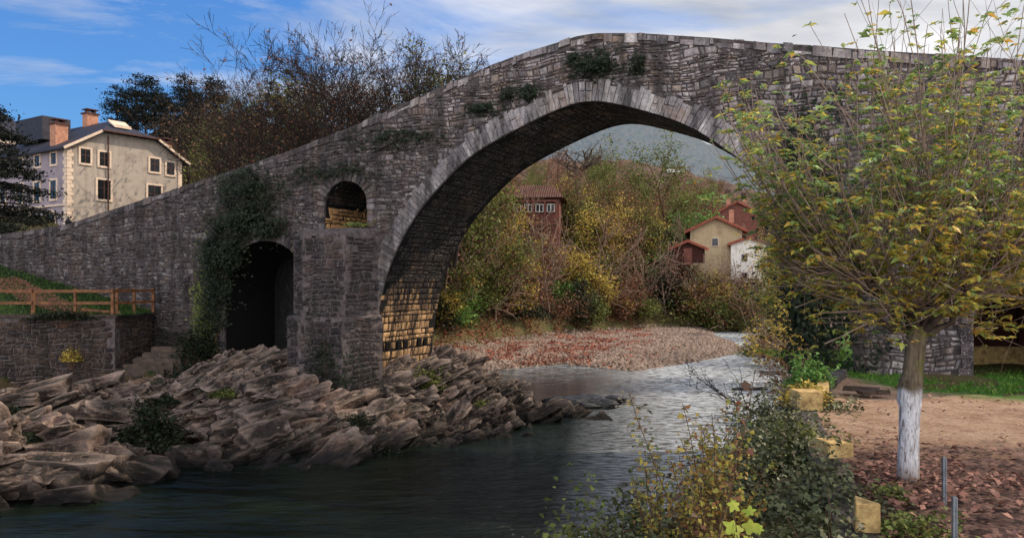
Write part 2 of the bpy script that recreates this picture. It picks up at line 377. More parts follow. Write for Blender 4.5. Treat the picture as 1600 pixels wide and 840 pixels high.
def skel_mesh(name, sk, mat, parent=None, smin=0, smax=9, **k):
    mb = MB()
    for pts, rad, lv in sk:
        if smin <= lv <= smax: mb.tube(pts, rad, 8 if lv == 0 else (5 if lv == 1 else 3), cap=False)
    return mb.build(name, mat, parent, smooth=True, **k)
def tip_points(sk, lvmin, per, jit):
    C = []
    for pts, rad, lv in sk:
        if lv >= lvmin:
            for i in range(per):
                u = random.uniform(.2, 1)*(len(pts)-1); a = min(int(u), len(pts)-2)
                C.append(pts[a].lerp(pts[a+1], u-a))
    C = np.array([tuple(c) for c in C]); return C+rng.normal(size=C.shape)*jit
PROTO = {}
def proto(kind, parts, label, cat): PROTO[kind] = (parts, label, cat)
def place(kind, loc, sc=1, rz=0, label=None, group=None, name=None, sz=None):
    parts, l0, cat = PROTO[kind]
    root = empty(name or kind, loc, rz, label=label or l0, cat=cat, group=group)
    root.scale = (sc, sc, sc*(sz or 1))
    for o in parts:
        if not o.get('_used'):
            o['_used'] = 1; c = o
        else:
            c = o.copy(); COL.objects.link(c)
        c.parent = root
    return root
def clean_flags():
    for o in bpy.data.objects:
        if '_used' in o: del o['_used']

# ================================================================== BRIDGE
TH = -math.atan(.49); U = Vector((math.cos(TH), math.sin(TH), 0)); NN = Vector((-math.sin(TH), math.cos(TH), 0)); BD = 28.87
def Bs(px, t=0.0):
    k = (px-800)/F; return (k*(BD+NN.y*t)-NN.x*t)/(U.x-k*U.y)
def Bd(s, t=0.0): return BD+s*U.y+t*NN.y
def Bp(px, py, t=0.0):
    s = Bs(px, t); return s, CZ-(py-HZ)/F*Bd(s, t)
def Bw(s, t, z): return Vector((s*U.x+t*NN.x, BD+s*U.y+t*NN.y, z))
W_ = 4.4
TOP = [Bp(*q) for q in [(-150,372),(0,366),(60,358),(110,349),(180,326),(250,303),(330,277),(400,254),(440,240),(540,202),(620,167),(700,131),(760,105),(830,79),(870,67),(900,57),(930,52),(1000,52),(1060,56),(1110,59),(1200,67),(1290,73),(1400,81),(1500,87),(1600,94),(1750,106)]]
TS = np.array([q[0] for q in TOP]); TZ = np.array([q[1] for q in TOP])
def topz(s): return float(np.interp(s, TS, TZ))
left = [Bp(*q) for q in [(579,610),(584,540),(590,490),(603,430),(625,378),(655,328),(690,288),(730,247),(770,222),(815,198),(860,176),(899,160),(925,157)]]
right = [Bp(*q) for q in [(950,159),(976,166),(1026,178),(1076,196),(1110,216)]]
LA = np.array(left); sc_ = (float(np.interp(right[-1][1], LA[:,1], LA[:,0]))+right[-1][0])/2
IN = left+right+[(2*sc_-a, b) for a, b in reversed(left[:9]) if 2*sc_-a > right[-1][0]+.25]
# make right side monotone
IS = [IN[0]]
for q in IN[1:]:
    if q[0] > IS[-1][0]+.02: IS.append(q)
IA = np.array(IS)
def smooth_curve(P, n):
    P = np.array(P); d = np.r_[0, np.cumsum(np.linalg.norm(np.diff(P, axis=0), axis=1))]
    u = np.linspace(0, d[-1], n); Q = np.stack([np.interp(u, d, P[:,0]), np.interp(u, d, P[:,1])], 1)
    for _ in range(6): Q[1:-1] = (Q[:-2]+2*Q[1:-1]+Q[2:])/4
    return Q
ARC = smooth_curve(IS, 120)
BZ = -3.6
main_open = (ARC[0,0], ARC[-1,0], lambda s: float(np.interp(s, ARC[:,0], ARC[:,1])), lambda s: BZ)
def arch_open(sL, sR, zspring, ztop, zb):
    c = (sL+sR)/2; r = (sR-sL)/2
    return (sL, sR, lambda s: zspring+(ztop-zspring)*math.sqrt(max(0, 1-((s-c)/r)**2)), lambda s: zb)
nL, nR = Bs(508), Bs(575); dn = Bd((nL+nR)/2)
zz = lambda py, s: CZ-(py-HZ)/F*Bd(s)
niche = arch_open(nL, nR, zz(322, nL), zz(285, nL), zz(357, nL))
aL, aR = Bs(352), Bs(481)
side = arch_open(aL, aR, zz(450, aR), zz(374, aR), BZ)
rL, rR = Bs(1521), Bs(1680)
ropen = arch_open(rL, rR, 1.3, 2.35, -.6)
OPEN = [side, niche, main_open, ropen]
bridge = empty('stone_bridge', (0, BD, 0), TH, label='old humpbacked stone bridge with one tall pointed main arch over the river', cat='bridge')
def bridge_body():
    eds = set(np.round(np.arange(-36, 19.01, .25), 4).tolist())
    for a in ARC[::2]: eds.add(round(float(a[0]), 4))
    for (l, r, a, b) in OPEN:
        eds.add(round(l, 4)); eds.add(round(r, 4))
        if r-l < 6:
            for i in range(1, 24): eds.add(round(l+(r-l)*(1-math.cos(math.pi*i/24))/2, 4))
    eds = sorted(eds); V = []; Fc = []
    def quad(a, b, c, d): n = len(V); V.extend([a, b, c, d]); Fc.append((n, n+1, n+2, n+3))
    for s0, s1 in zip(eds[:-1], eds[1:]):
        if s1-s0 < 1e-5: continue
        m = (s0+s1)/2; t0, t1 = topz(s0), topz(s1)
        iv = [(BZ, BZ, t0, t1)]
        for (l, r, zt, zb) in OPEN:
            if l < m < r:
                a0, a1, b0, b1 = zt(max(s0, l+1e-6)), zt(min(s1, r-1e-6)), zb(s0), zb(s1); nv = []
                for (c0, c1, d0, d1) in iv:
                    if b0 > c0+.01: nv.append((c0, c1, b0, b1))
                    nv.append((a0, a1, d0, d1))
                iv = nv
        for (c0, c1, d0, d1) in iv:
            quad((s0,0,c0),(s1,0,c1),(s1,0,d1),(s0,0,d0)); quad((s1,W_,c1),(s0,W_,c0),(s0,W_,d0),(s1,W_,d1))
            quad((s0,0,d0),(s1,0,d1),(s1,W_,d1),(s0,W_,d0)); quad((s0,W_,c0),(s1,W_,c1),(s1,0,c1),(s0,0,c0))
    for (l, r, zt, zb) in OPEN:
        for s_, q in ((l, 1), (r, -1)):
            z0, z1 = zb(s_), zt(s_)
            if z1-z0 > .02: quad((s_,0,z0),(s_,W_,z0),(s_,W_,z1),(s_,0,z1))
    for s_ in (eds[0], eds[-1]): quad((s_,0,BZ),(s_,W_,BZ),(s_,W_,topz(s_)),(s_,0,topz(s_)))
    obj_np('masonry_core', np.array(V), np.array(Fc), M['core'], bridge)
bridge_body()

def stones(fm, a0, a1, b0, b1, mask, hmin, hmax, wmin, wmax, proud=(.03,.09), gap=.012, jit=.026, vary=True, bulge=.6, warp=.05):
    """courses of individual stones; fm(a,b,h)->(x,y,z) with h = height off the wall"""
    fm0 = fm; mask0 = mask
    wp = lambda a, b: (a+.05*math.sin(b*5.3+1.7*math.sin(a*1.3)), b+warp*1.5*(math.sin(a*.9+1.3*math.sin(b*1.1))+.6*math.sin(a*2.7+b*2.1)))
    fm = lambda a, b, h: fm0(*wp(a, b), h)
    mask = lambda a, b: mask0(*wp(a, b))
    V = []; Fc = []; b = b0
    while b < b1:
        h = random.uniform(hmin, hmax)*random.choice([1,1,1,1.45]); a = a0-random.random()*wmax
        while a < a1:
            w = random.uniform(wmin, wmax)*random.choice([1,1,1,.6,1.5])
            rows = [(b, b+h)] if random.random() > .25 or not vary else [(b, b+h*.5), (b+h*.5, b+h)]
            for (y0, y1) in rows:
                if mask(a, y0) and mask(a+w, y0) and mask(a, y1) and mask(a+w, y1) and mask(a+w/2, (y0+y1)/2):
                    p = random.uniform(*proud); ins = min(.035, w*.14, (y1-y0)*.2)
                    j = lambda: random.uniform(-jit, jit)
                    o = [(a+gap+j(), y0+gap+j()), (a+w-gap+j(), y0+gap+j()), (a+w-gap+j(), y1-gap+j()), (a+gap+j(), y1-gap+j())]
                    cx = a+w/2; cy = (y0+y1)/2; n = len(V)
                    for (x, y) in o: V.append(fm(x, y, -.01))
                    for (x, y) in o:
                        kx = (cx-x)/(w/2); ky = (cy-y)/((y1-y0)/2)
                        V.append(fm(x+kx*ins+j()*.4, y+ky*ins+j()*.4, p*bulge+random.uniform(-.008,.008)))
                    V.append(fm(cx+j(), cy+j(), p))
                    for q in range(4):
                        r = (q+1) % 4; Fc.append((n+q, n+r, n+4+r, n+4+q))
                        Fc.append((n+4+q, n+4+r, n+8))
            a += w
        b += h
    return V, Fc
RT = .72  # ring thickness
def dist_arc(s, z):
    return float(np.min(np.hypot(ARC[:,0]-s, ARC[:,1]-z)))
bL, bR = Bs(486), Bs(597); zsill = zz(357, nL)
def in_open(s, z, marg):
    for (l, r, zt, zb) in (side, niche, ropen):
        if l-marg < s < r+marg:
            ss = min(max(s, l+.02), r-.02)
            if zb(ss)-marg*.3 < z < zt(ss)+marg: return True
    l, r = main_open[:2]
    if l < s < r and z < main_open[2](s): return True
    return False
def wall_mask(s, z):
    if z > topz(s)-.22: return False
    if in_open(s, z, .22): return False
    if ARC[0,0]-1.6 < s < ARC[-1,0]+1.6:
        if z > 1.6 and dist_arc(s, z) < RT-.14: return False
        if s > ARC[0,0]-.03 and s < ARC[0,0]+.4 and z < 1.6: return False
    if bL < s < bR-.1 and z < zsill-.25: return False
    return True
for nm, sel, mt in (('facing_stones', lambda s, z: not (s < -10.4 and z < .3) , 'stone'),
                    ('sunlit_stones', lambda s, z: (-14.8 < s < -10.4 and z < .3), 'warmstone')):  # patch below the side arch carries the painted sunlight
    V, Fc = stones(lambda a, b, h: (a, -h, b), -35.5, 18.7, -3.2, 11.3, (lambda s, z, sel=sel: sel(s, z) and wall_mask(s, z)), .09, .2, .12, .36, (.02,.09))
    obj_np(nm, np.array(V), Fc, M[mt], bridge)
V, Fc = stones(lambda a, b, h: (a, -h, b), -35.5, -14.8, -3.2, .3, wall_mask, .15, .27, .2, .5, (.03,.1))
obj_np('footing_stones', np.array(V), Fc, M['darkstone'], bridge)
l_, r_, zt_, zb_ = side
mb = MB(); mb.box(((l_+r_)/2, 3.2, 0), (r_-l_-.01, .3, 7)); mb.build('arch_shade_panel', M['blackrock'], bridge)  # added black panel standing in for the shade inside the side arch
# voussoirs
def ring():
    V = []; Fc = []
    D = np.r_[0, np.cumsum(np.linalg.norm(np.diff(ARC, axis=0), axis=1))]; L = D[-1]; l = 0
    pt = lambda u: np.array([np.interp(u, D, ARC[:,0]), np.interp(u, D, ARC[:,1])])
    while l < L:
        w = random.uniform(.11, .24); p0, p1 = pt(l+.008), pt(min(l+w-.008, L)); l += w
        if p0[1] < 1.4: continue
        tg = p1-p0; tg /= np.linalg.norm(tg)+1e-9; n = np.array([-tg[1], tg[0]])
        rt = RT*random.uniform(.78, 1.1); pr = random.uniform(.05, .085)
        for (ra, rb) in ([(0, rt)] if random.random() > .3 else [(0, rt*.55), (rt*.55+.012, rt)]):
            q = [p0+n*ra, p1+n*ra, p1*1+n*rb+tg*.012, p0+n*rb-tg*.012]
            pr2 = pr+random.uniform(-.01, .01); b = len(V)
            for h, k in ((.0, 0), (-pr2, .012)):
                c = sum(q)/4
                for x in q: y = x+(c-x)*k*4; V.append((y[0], h+.001, y[1]))
            V_ = b
            Fc.extend([(b+4, b+5, b+6, b+7)]+[(b+i, b+(i+1) % 4, b+4+(i+1) % 4, b+4+i) for i in range(4)])
            # underside returns along the soffit
    obj_np('arch_ring', np.array(V), Fc, M['ringstone'], bridge)
ring()
def small_ring(op, name, lo):
    l, r, zt, zb = op; V = []; Fc = []; n = 17; P = []
    pts = [(l, lo)]
    k = max(0, int((zt(l)-lo)/.22))
    path = [(l, lo+(zt(l)-lo)*i/max(k,1)) for i in range(k+1)] if k else []
    c = (l+r)/2; R = (r-l)/2; H = zt(c)-zt(l)
    path += [(c-R*math.cos(math.pi*i/n), zt(l)+H*math.sin(math.pi*i/n)) for i in range((1 if path else 0), n+1)]
    if k: path += [(r, zt(r)-(zt(r)-lo)*i/k) for i in range(1, k+1)]
    for a, b in zip(path[:-1], path[1:]):
        a = np.array(a); b = np.array(b); tg = (b-a)/(np.linalg.norm(b-a)+1e-9); nv = np.array([-tg[1], tg[0]])
        T = random.uniform(.26, .4); q = [a+tg*.008, b-tg*.008, b-tg*.004+nv*T, a+tg*.004+nv*T]; pr = random.uniform(.05, .09); m = len(V)
        for x in q: V.append((x[0], 0, x[1]))
        for x in q: V.append((x[0], -pr, x[1]))
        Fc.extend([(m+4, m+5, m+6, m+7)]+[(m+i, m+(i+1) % 4, m+4+(i+1) % 4, m+4+i) for i in range(4)])
    obj_np(name, np.array(V), Fc, M['stone'], bridge)
small_ring(niche, 'window_ring', zsill); small_ring(side, 'side_arch_ring', -1.5); small_ring(ropen, 'end_arch_ring', -.4); bpy.data.objects['end_arch_ring'].data.materials[0] = M['darkstone']
# soffit stones following the intrados (a = along t, b = arc length)
D = np.r_[0, np.cumsum(np.linalg.norm(np.diff(ARC, axis=0), axis=1))]
def sof(a, b, h):
    p = np.array([np.interp(b, D, ARC[:,0]), np.interp(b, D, ARC[:,1])]); q = np.array([np.interp(b+.1, D, ARC[:,0]), np.interp(b+.1, D, ARC[:,1])])
    tg = q-p; tg /= np.linalg.norm(tg)+1e-9; n = np.array([tg[1], -tg[0]]); return (p[0]+n[0]*h, a, p[1]+n[1]*h)
zlow = float(np.interp(2.6, ARC[:30,1], D[:30]))
holes = [(Bs(592)*0+.35, 0), (.85, 0), (1.6, 0), (2.05, 0), (3.1, 0), (3.5, 0)]
bh = float(np.interp(-.05+0, ARC[:30,1], D[:30]))
hz = CZ-(541-HZ)/F*Bd(ARC[0,0], 2); bh = float(np.interp(hz, ARC[:30,1], D[:30]))
HT = [.25, .75, 1.55, 2.05, 3.1, 3.6]
mk1 = lambda a, b: .02 < a < W_ and b > 0 and not any(abs(a-t-.12) < .15 and abs(b-bh-.12) < .16 for t in HT)
mk1 = lambda a, b: -.06 < a < W_+.02 and b > 0
V, Fc = [], []
for (b0_, b1_, mk_, wa, wb, ha, hb) in ((0.0, bh-.22, mk1, .25, .5, .18, .28), (bh-.04, bh+.2, lambda a, b: -.06 < a < W_ and not any(abs(a-t-.12) < .125 for t in HT), .07, .16, .3, .3), (bh+.27, zlow, mk1, .25, .5, .18, .28)):
    v_, f_ = stones(sof, -.05, W_, b0_, b1_, mk_, ha, hb, wa, wb, (.02,.05), warp=0, vary=False); k_ = len(V); V += v_; Fc += [tuple(q+k_ for q in ff) for ff in f_]
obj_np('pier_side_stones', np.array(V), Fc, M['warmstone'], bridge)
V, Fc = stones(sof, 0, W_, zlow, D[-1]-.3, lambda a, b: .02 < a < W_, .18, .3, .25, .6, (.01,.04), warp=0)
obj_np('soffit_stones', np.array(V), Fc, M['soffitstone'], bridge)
M['hole_shade'] = m_simple('socket_shade', (8,7,7), (4,4,4), 4, .98)  # proud black boxes in this colour stand in for shade inside the sockets
for t in HT:
    mb = MB(); P = [sof(t, bh, .056), sof(t+.24, bh, .056), sof(t+.24, bh+.24, .056), sof(t, bh+.24, .056)]
    Q = [sof(t, bh, -.02), sof(t+.24, bh, -.02), sof(t+.24, bh+.24, -.02), sof(t, bh+.24, -.02)]
    mb.hexa(Q+P); mb.build('putlog_hole_shade', M['hole_shade'], bridge)
# niche jamb stones & side arch jamb
l, r, zt, zb = niche
V, Fc = stones(lambda a, b, h: (l+h, a, b), .02, W_, zsill, zt(l)+.3, lambda a, b: 0 < a < W_ and b < zt(l)+.12, .15, .24, .2, .45, (.01,.04), warp=0, gap=.005)
t_ = NT('sunlit_jamb_stone'); c_ = t_.ramp(t_.geo('Random Per Island'), [(0, lin((128,94,62))), (1, lin((190,146,98)))]); M['jamb'] = t_.fin(c_, .9, t_.bump(t_.noise(t_.co('World'), 10, 6, .7), .7, .03))  # sunlight on the jamb painted into the stone colour
obj_np('window_jamb_stones', np.array(V), Fc, M['jamb'], bridge)
nc, nr_, nsp, nh = (l+r)/2, (r-l)/2, zt(l), zt((l+r)/2)-zt(l)
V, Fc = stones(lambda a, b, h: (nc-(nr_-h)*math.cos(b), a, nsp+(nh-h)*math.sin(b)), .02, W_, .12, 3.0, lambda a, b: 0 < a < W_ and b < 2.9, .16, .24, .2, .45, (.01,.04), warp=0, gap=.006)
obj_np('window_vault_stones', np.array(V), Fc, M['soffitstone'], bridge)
# buttress under the window opening
def buttress(name, plan, z0, z1, mat, cap=.25):
    n = len(plan); V = [(x, y, z0) for x, y in plan]+[(x, y, z1) for x, y in plan]
    cx = sum(p[0] for p in plan)/n; cy = 0
    V += [(cx+(x-cx)*.93, y*.55, z1+cap) for x, y in plan]
    Fc = [[i, (i+1) % n, n+(i+1) % n, n+i] for i in range(n)]+[[n+i, n+(i+1) % n, 2*n+(i+1) % n, 2*n+i] for i in range(n)]+[[2*n+i for i in range(n)]]
    core = obj_np(name, np.array(V), Fc, M['mortar'], bridge)
    allV = []; allF = []
    for i in range(n-1):
        a = np.array(plan[i]); b = np.array(plan[i+1]); L = np.linalg.norm(b-a); u = (b-a)/L; nv = np.array([u[1], -u[0]])
        if L < .25: continue
        fm = lambda x, z, h: (a[0]+u[0]*x+nv[0]*h, a[1]+u[1]*x+nv[1]*h, z)
        v, f = stones(fm, -.05, L+.07, z0, z1, lambda x, z: -.07 < x < L+.07 and z < z1+.06, .14, .24, .18, .5, (.03,.08))
        k = len(allV); allV += v; allF += [tuple(q+k for q in ff) for ff in f]
    obj_np('buttress_stones', np.array(allV), allF, M[mat], core)
buttress('buttress', [(bL, 0), (bL+.05, -1.1), (bL+.9, -1.55), (bR-.75, -1.35), (bR-.12, 0)], -2.9, zsill-.32, 'darkstone')
buttress('buttress_foot', [(bL-.15, 0), (bL-.1, -1.3), (bL+.9, -1.8), (bR-.7, -1.6), (bR+.02, 0)], -3.0, zz(492, bL), 'darkstone', .1)
# coping
for (t0, t1) in ((-.06, .38), (W_-.38, W_+.06)):
    mb = MB(); s = -35.8
    while s < 18.6:
        w = random.choice([random.uniform(.12,.3), random.uniform(.3,.65)]); a, b = topz(s), topz(s+w); z = random.uniform(.2, .34)
        o = random.uniform(-.03, .05); k = random.uniform(-.05, .03); k2 = k+random.uniform(-.02, .02); m = random.uniform(.0, .03)
        mb.hexa([(s+.008, t0+o, a-z), (s+w-.008, t0+o, b-z), (s+w-.008, t1, b-z), (s+.008, t1, a-z), (s+.01+m, t0+o+.04, a+k), (s+w-.01-m, t0+o+.04, b+k2), (s+w-.01, t1, b+k2), (s+.01, t1, a+k)])
        s += w
    mb.build('parapet_coping', M['stone'], bridge)

# ================================================================== TERRAIN
RP = [(-18,15.5),(-11.7,18.4),(-9.8,19.2),(-10.3,21.6),(-7.4,23.4),(-6.6,25),(-4.8,25.1),(-3.3,26),(-2.2,27.6),(-.9,28.8),(.7,30.3),(2,31.7),(1.2,33),(-3,38),(-4,48),(-2.1,49.5),(3.4,54),(7.4,49.5),(12.3,55),(18,63),(20,73),(20,81),(22,88),(27,95),(45,108),(48,100),(33,92),(27,86),(25,70),(20,58),(17,49),(13.5,35),(10.3,25),(6.6,19),(4.2,15),(1.4,10.5),(0,7),(-2,3),(-6,-10),(-40,-10),(-40,15)]
def sdf(X, Y, P):
    P = np.array(P); d = np.full(X.shape, 1e9); inside = np.zeros(X.shape, bool)
    for i in range(len(P)):
        a = P[i]; b = P[(i+1) % len(P)]; e = b-a
        t = np.clip(((X-a[0])*e[0]+(Y-a[1])*e[1])/(e@e), 0, 1)
        d = np.minimum(d, np.hypot(X-a[0]-t*e[0], Y-a[1]-t*e[1]))
        c = (a[1] > Y) != (b[1] > Y)
        with np.errstate(divide='ignore', invalid='ignore'):
            xx = (b[0]-a[0])*(Y-a[1])/(b[1]-a[1])+a[0]
        inside ^= c & (X < xx)
    return np.where(inside, -d, d)
FL = np.array([(-60,40),(-14,52),(-5,61),(6,79),(16,89),(24,92),(34,98),(60,118),(120,140)])
def footdist(X, Y):   # positive behind the foot of the far bank
    yl = np.interp(X, FL[:,0], FL[:,1]); return (Y-yl)*.75
def ground_h(X, Y):
    X = np.asarray(X, float); Y = np.asarray(Y, float)
    sd = sdf(X, Y, RP)
    xr = np.interp(Y, [-10,3,7,10,15,19,25,35,49,58,70,86,92,100,140], [-6,-2,0,1.4,4.2,6.6,10.3,13.5,17,20,25,27,33,48,80])
    rightside = X > xr-.5
    inn = WZ-np.minimum(1.3, .5*np.abs(sd))
    hr = WZ+np.minimum(2.85, sd*np.where(Y < 30, 1.7, .9))+np.clip(Y-44, 0, 100)*.1*sstep(0, 6, sd)
    f = footdist(X, Y)
    hf = WZ+np.minimum(sd*.16, .34)+np.clip(f, 0, 15)*.7+np.clip(f-15, 0, 200)*.07
    tt = (X*NN.x+(Y-BD)*NN.y)
    hn = WZ+np.minimum(sd*.1, .5)-.4
    hp = 3.6*sstep(5, 9, tt)*sstep(-8, -13, X)
    hl = np.where(Y < 41, hn, hf); w = sstep(38, 46, Y); hl = hn*(1-w)+hf*w
    hl = np.maximum(hl, np.where(hp > .3, hp, -9))
    out = np.where(rightside, hr, hl)
    h = np.where(sd < 0, inn, out)
    return h+fbm(X*.5, Y*.5, 0, 4)*.12*np.clip(sd, 0, 1)*np.where(Y > 20, 1, .1)
def grid_mesh(name, xs, ys, hf, mat, smooth=True, **k):
    X, Y = np.meshgrid(xs, ys); Z = hf(X, Y); V = np.stack([X, Y, Z], -1).reshape(-1, 3)
    nx, ny = len(xs), len(ys); i = np.arange(nx*ny).reshape(ny, nx)
    Fq = np.stack([i[:-1,:-1], i[:-1,1:], i[1:,1:], i[1:,:-1]], -1).reshape(-1, 4)
    return obj_np(name, V, Fq, mat, None, smooth, **k)
grid_mesh('ground', np.r_[-400:-60:10, -60:60:.6, 60:400.1:10], np.r_[-12:120:.6, 120:200:10], ground_h, M['earth'], kind='structure', label='earth banks of the river')
def gh(x, y): return float(ground_h(np.array([x]), np.array([y]))[0])
# water
obj_np('river', np.array([(-60,-15,WZ),(140,-15,WZ),(140,160,WZ),(-60,160,WZ)]), np.array([[0,1,2,3]]), M['water'], kind='structure', label='dark green river flowing under the bridge')
# yard on the right bank
def yard():
    ys = np.arange(-6, 46, .3); V = []; nx = 50
    for y in ys:
        x0 = float(np.interp(y, [-6,2,8,11,15.7,18.4,24,30,46], [-2,1.4,3.25,4.15,5.45,7.0,9.6,12.5,18]))
        for i in range(nx):
            x = x0+(60-x0)*(i/(nx-1))**2; V.append((x, y, 0))
    V = np.array(V, float); V[:,2] = -.02+fbm(V[:,0]*.6, V[:,1]*.6, 0, 3)*.05-.018*np.clip(V[:,1]-14, 0, 12)
    ny = len(ys); i = np.arange(nx*ny).reshape(ny, nx)
    Fq = np.stack([i[:-1,:-1], i[:-1,1:], i[1:,1:], i[1:,:-1]], -1).reshape(-1, 4)
    obj_np('yard_ground', V, Fq, M['yard'], None, True, kind='structure', label='sandy yard with grass and leaf litter on the right bank')
yard()

# far hills --------------------------------------------------------------
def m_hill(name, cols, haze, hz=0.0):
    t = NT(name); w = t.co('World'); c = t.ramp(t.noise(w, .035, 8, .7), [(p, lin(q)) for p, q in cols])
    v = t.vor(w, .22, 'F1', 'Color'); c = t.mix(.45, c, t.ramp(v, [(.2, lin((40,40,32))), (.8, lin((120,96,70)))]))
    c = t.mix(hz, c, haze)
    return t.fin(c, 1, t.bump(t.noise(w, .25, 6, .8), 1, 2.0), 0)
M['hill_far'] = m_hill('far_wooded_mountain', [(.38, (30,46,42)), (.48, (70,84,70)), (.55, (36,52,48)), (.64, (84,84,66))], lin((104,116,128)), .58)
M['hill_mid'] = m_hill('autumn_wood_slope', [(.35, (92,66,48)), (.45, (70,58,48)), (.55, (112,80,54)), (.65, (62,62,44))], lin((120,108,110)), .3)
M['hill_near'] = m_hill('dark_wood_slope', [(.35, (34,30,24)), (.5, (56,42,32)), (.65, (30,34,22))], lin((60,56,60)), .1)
M['field'] = m_simple('meadow', (92,110,52), (120,130,70), .3, 1)
def ridge(name, xs, ys, prof, mat, rough, lab):
    def hf(X, Y):
        base = prof(X, Y); return base+fbm(X*.12, Y*.12, 0, 4, .65)*rough
    return grid_mesh(name, xs, ys, hf, mat, smooth=True, kind='structure', label=lab)
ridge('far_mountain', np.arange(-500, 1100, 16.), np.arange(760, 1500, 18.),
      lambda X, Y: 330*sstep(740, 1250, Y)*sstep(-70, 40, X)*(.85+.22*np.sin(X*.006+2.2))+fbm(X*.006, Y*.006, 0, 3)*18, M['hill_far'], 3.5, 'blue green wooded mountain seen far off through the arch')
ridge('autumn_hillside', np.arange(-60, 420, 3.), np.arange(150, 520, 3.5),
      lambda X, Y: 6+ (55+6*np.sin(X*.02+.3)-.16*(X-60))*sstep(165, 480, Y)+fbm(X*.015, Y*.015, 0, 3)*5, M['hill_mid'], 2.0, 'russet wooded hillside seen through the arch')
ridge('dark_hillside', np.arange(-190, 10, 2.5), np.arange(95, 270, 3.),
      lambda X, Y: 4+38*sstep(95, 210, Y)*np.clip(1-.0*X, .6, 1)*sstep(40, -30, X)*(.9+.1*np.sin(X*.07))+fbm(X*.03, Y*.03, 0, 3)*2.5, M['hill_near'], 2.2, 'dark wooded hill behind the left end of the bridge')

# ================================================================== ROCK OUTCROPS
RC = [ # px, py, d  -> control heights
 (-60,655,26),(0,652,26),(60,650,27),(100,648,26.5),(150,632,28),(200,630,28),(250,650,27),(300,640,28),(160,700,21.5),(130,735,19.6),(60,735,20.5),(0,740,20),(210,660,25),(185,690,23),(80,690,23.5),(0,690,23.5),(-80,720,21),
 (270,600,30.5),(330,582,31.5),(400,576,32),(450,580,32.3),(350,595,29.5),(450,620,28.5),(440,650,27),(310,722,24.5),(290,700,25.5),(380,700,25.3),(400,660,27),(500,650,28.5),(480,700,26),(520,690,26.5),
 (530,645,30),(560,645,29.5),(620,605,30),(650,588,32),(700,584,32.5),(740,598,32),(790,622,31.8),(840,646,31.8),(660,620,29.5),(700,650,29.3),(620,660,28),(750,640,30.3),
 (0,612,31),(80,606,31.5),(140,622,31),(200,612,31.5),(240,604,32),(-80,610,31)]
CP = [tuple(at(*q)) for q in RC]
CP += [(-16,34,-1.4),(-14,34.5,-1.3),(-15,33,-2.0),(-16,32,-2.3),(-14.2,32.4,-1.9),(-20,34,-1.6),(-25,34,-1.6),(-13,36,-1.5),(-10,35,-1.6),(-5,33,-1.3),(-3,35,-1),(-8,36,-1.7),(-6,38,-1.5),(-2,36.5,-2.6),(1.5,32.5,-3.2),(-30,33,-1.5)]
CP += [(x, y, -3.25) for x, y in RP[1:13]]+[(x*1.0+.0, y-2.2, -4.2) for x, y in RP[1:13]]+[(-13,15,-4.2),(-18,14,-4),(-22,18,-2.6),(-28,20,-2.2),(3.5,33,-4),(2,36,-4),(0,38.5,-4),(-2,41,-4),(-8,20.5,-4),(-8,21.5,-3.8)]
CP += [tuple(at(235,720,24.0)[:2])+(-3.5,), tuple(at(222,745,22.6)[:2])+(-3.7,), tuple(at(240,690,25.6)[:2])+(-3.2,), tuple(at(250,735,24.4)[:2])+(-3.6,)]
CP += [(4,18,-6),(4,21,-6),(4,24,-6),(4,27,-6),(3.5,30,-5),(1,18,-6),(1,21,-6),(1,24,-5.5),(1,27,-5),(-2,18,-6),(-2,21,-6),(-2,23.6,-5),(-5,17,-6),(-5,20,-6),(-5,22.5,-5),(-8,16,-6),(-8,18.5,-5.5),(-10.5,16,-5.5),(4,15,-6),(0,15,-6),(-4,14.5,-6),(4,36,-5),(4,40,-5)]
CP = np.array(CP)
def worley(a, b, seed):
    ia, ib = np.floor(a), np.floor(b); best = np.full(a.shape, 9.); b2 = best.copy(); cid = np.zeros(a.shape); ca = a*0; cb_ = b*0
    for da in (-1, 0, 1):
        for db in (-1, 0, 1):
            ga, gb = ia+da, ib+db; pa = ga+_h(ga, gb, ga*0+seed); pb = gb+_h(ga, gb, ga*0+seed+9)
            d = np.hypot(pa-a, pb-b); k = d < best; b2 = np.where(k, best, np.minimum(b2, d)); best = np.where(k, d, best)
            cid = np.where(k, _h(ga, gb, ga*0+seed+5), cid); ca = np.where(k, pa, ca); cb_ = np.where(k, pb, cb_)
    return cid, b2-best, a-ca, b-cb_
def rock_h(X, Y):
    sh = X.shape; x = X.ravel(); y = Y.ravel(); num = 0; den = 0
    wx = x+fbm(x*.35, y*.35, 1.0, 3)*.7; wy = y+fbm(x*.35, y*.35, 7.0, 3)*.7
    for c in CP:
        d2 = (wx-c[0])**2+(wy-c[1])**2; w = 1/(d2+.12)**1.9; num = num+w*c[2]; den = den+w
    h = (num/den)
    h = h+.12*sstep(-3.15, -2.85, h)
    amp = sstep(-4.0, -2.9, h)
    wx = x+fbm(x*.5, y*.5, 31., 3)*.35; wy = y+fbm(x*.5, y*.5, 33., 3)*.35
    th = .42+.35*vnoise(x*.09, y*.09, 2.)+np.where(x > -6, .25, 0); ct, sn = np.cos(th), np.sin(th)
    A = wx*ct+wy*sn; Bb = -wx*sn+wy*ct
    for (la, lb, off, ti, cr, sd_) in ((4.2, 2.1, .60, .40, .60, 1), (1.6, .7, .24, .25, .16, 2)):
        cid, ed, ra, rb = worley(A/la, Bb/lb, sd_)
        h = h+amp*((cid-.5)*off*1.5+rb*ti+ra*(cid-.5)*off*1.3-cr*np.clip(1-ed/.16, 0, 1))
    h = h+fbm(x*2.2, y*2.2, 6., 4, .6)*.05*amp
    return h.reshape(sh)
TPL = None
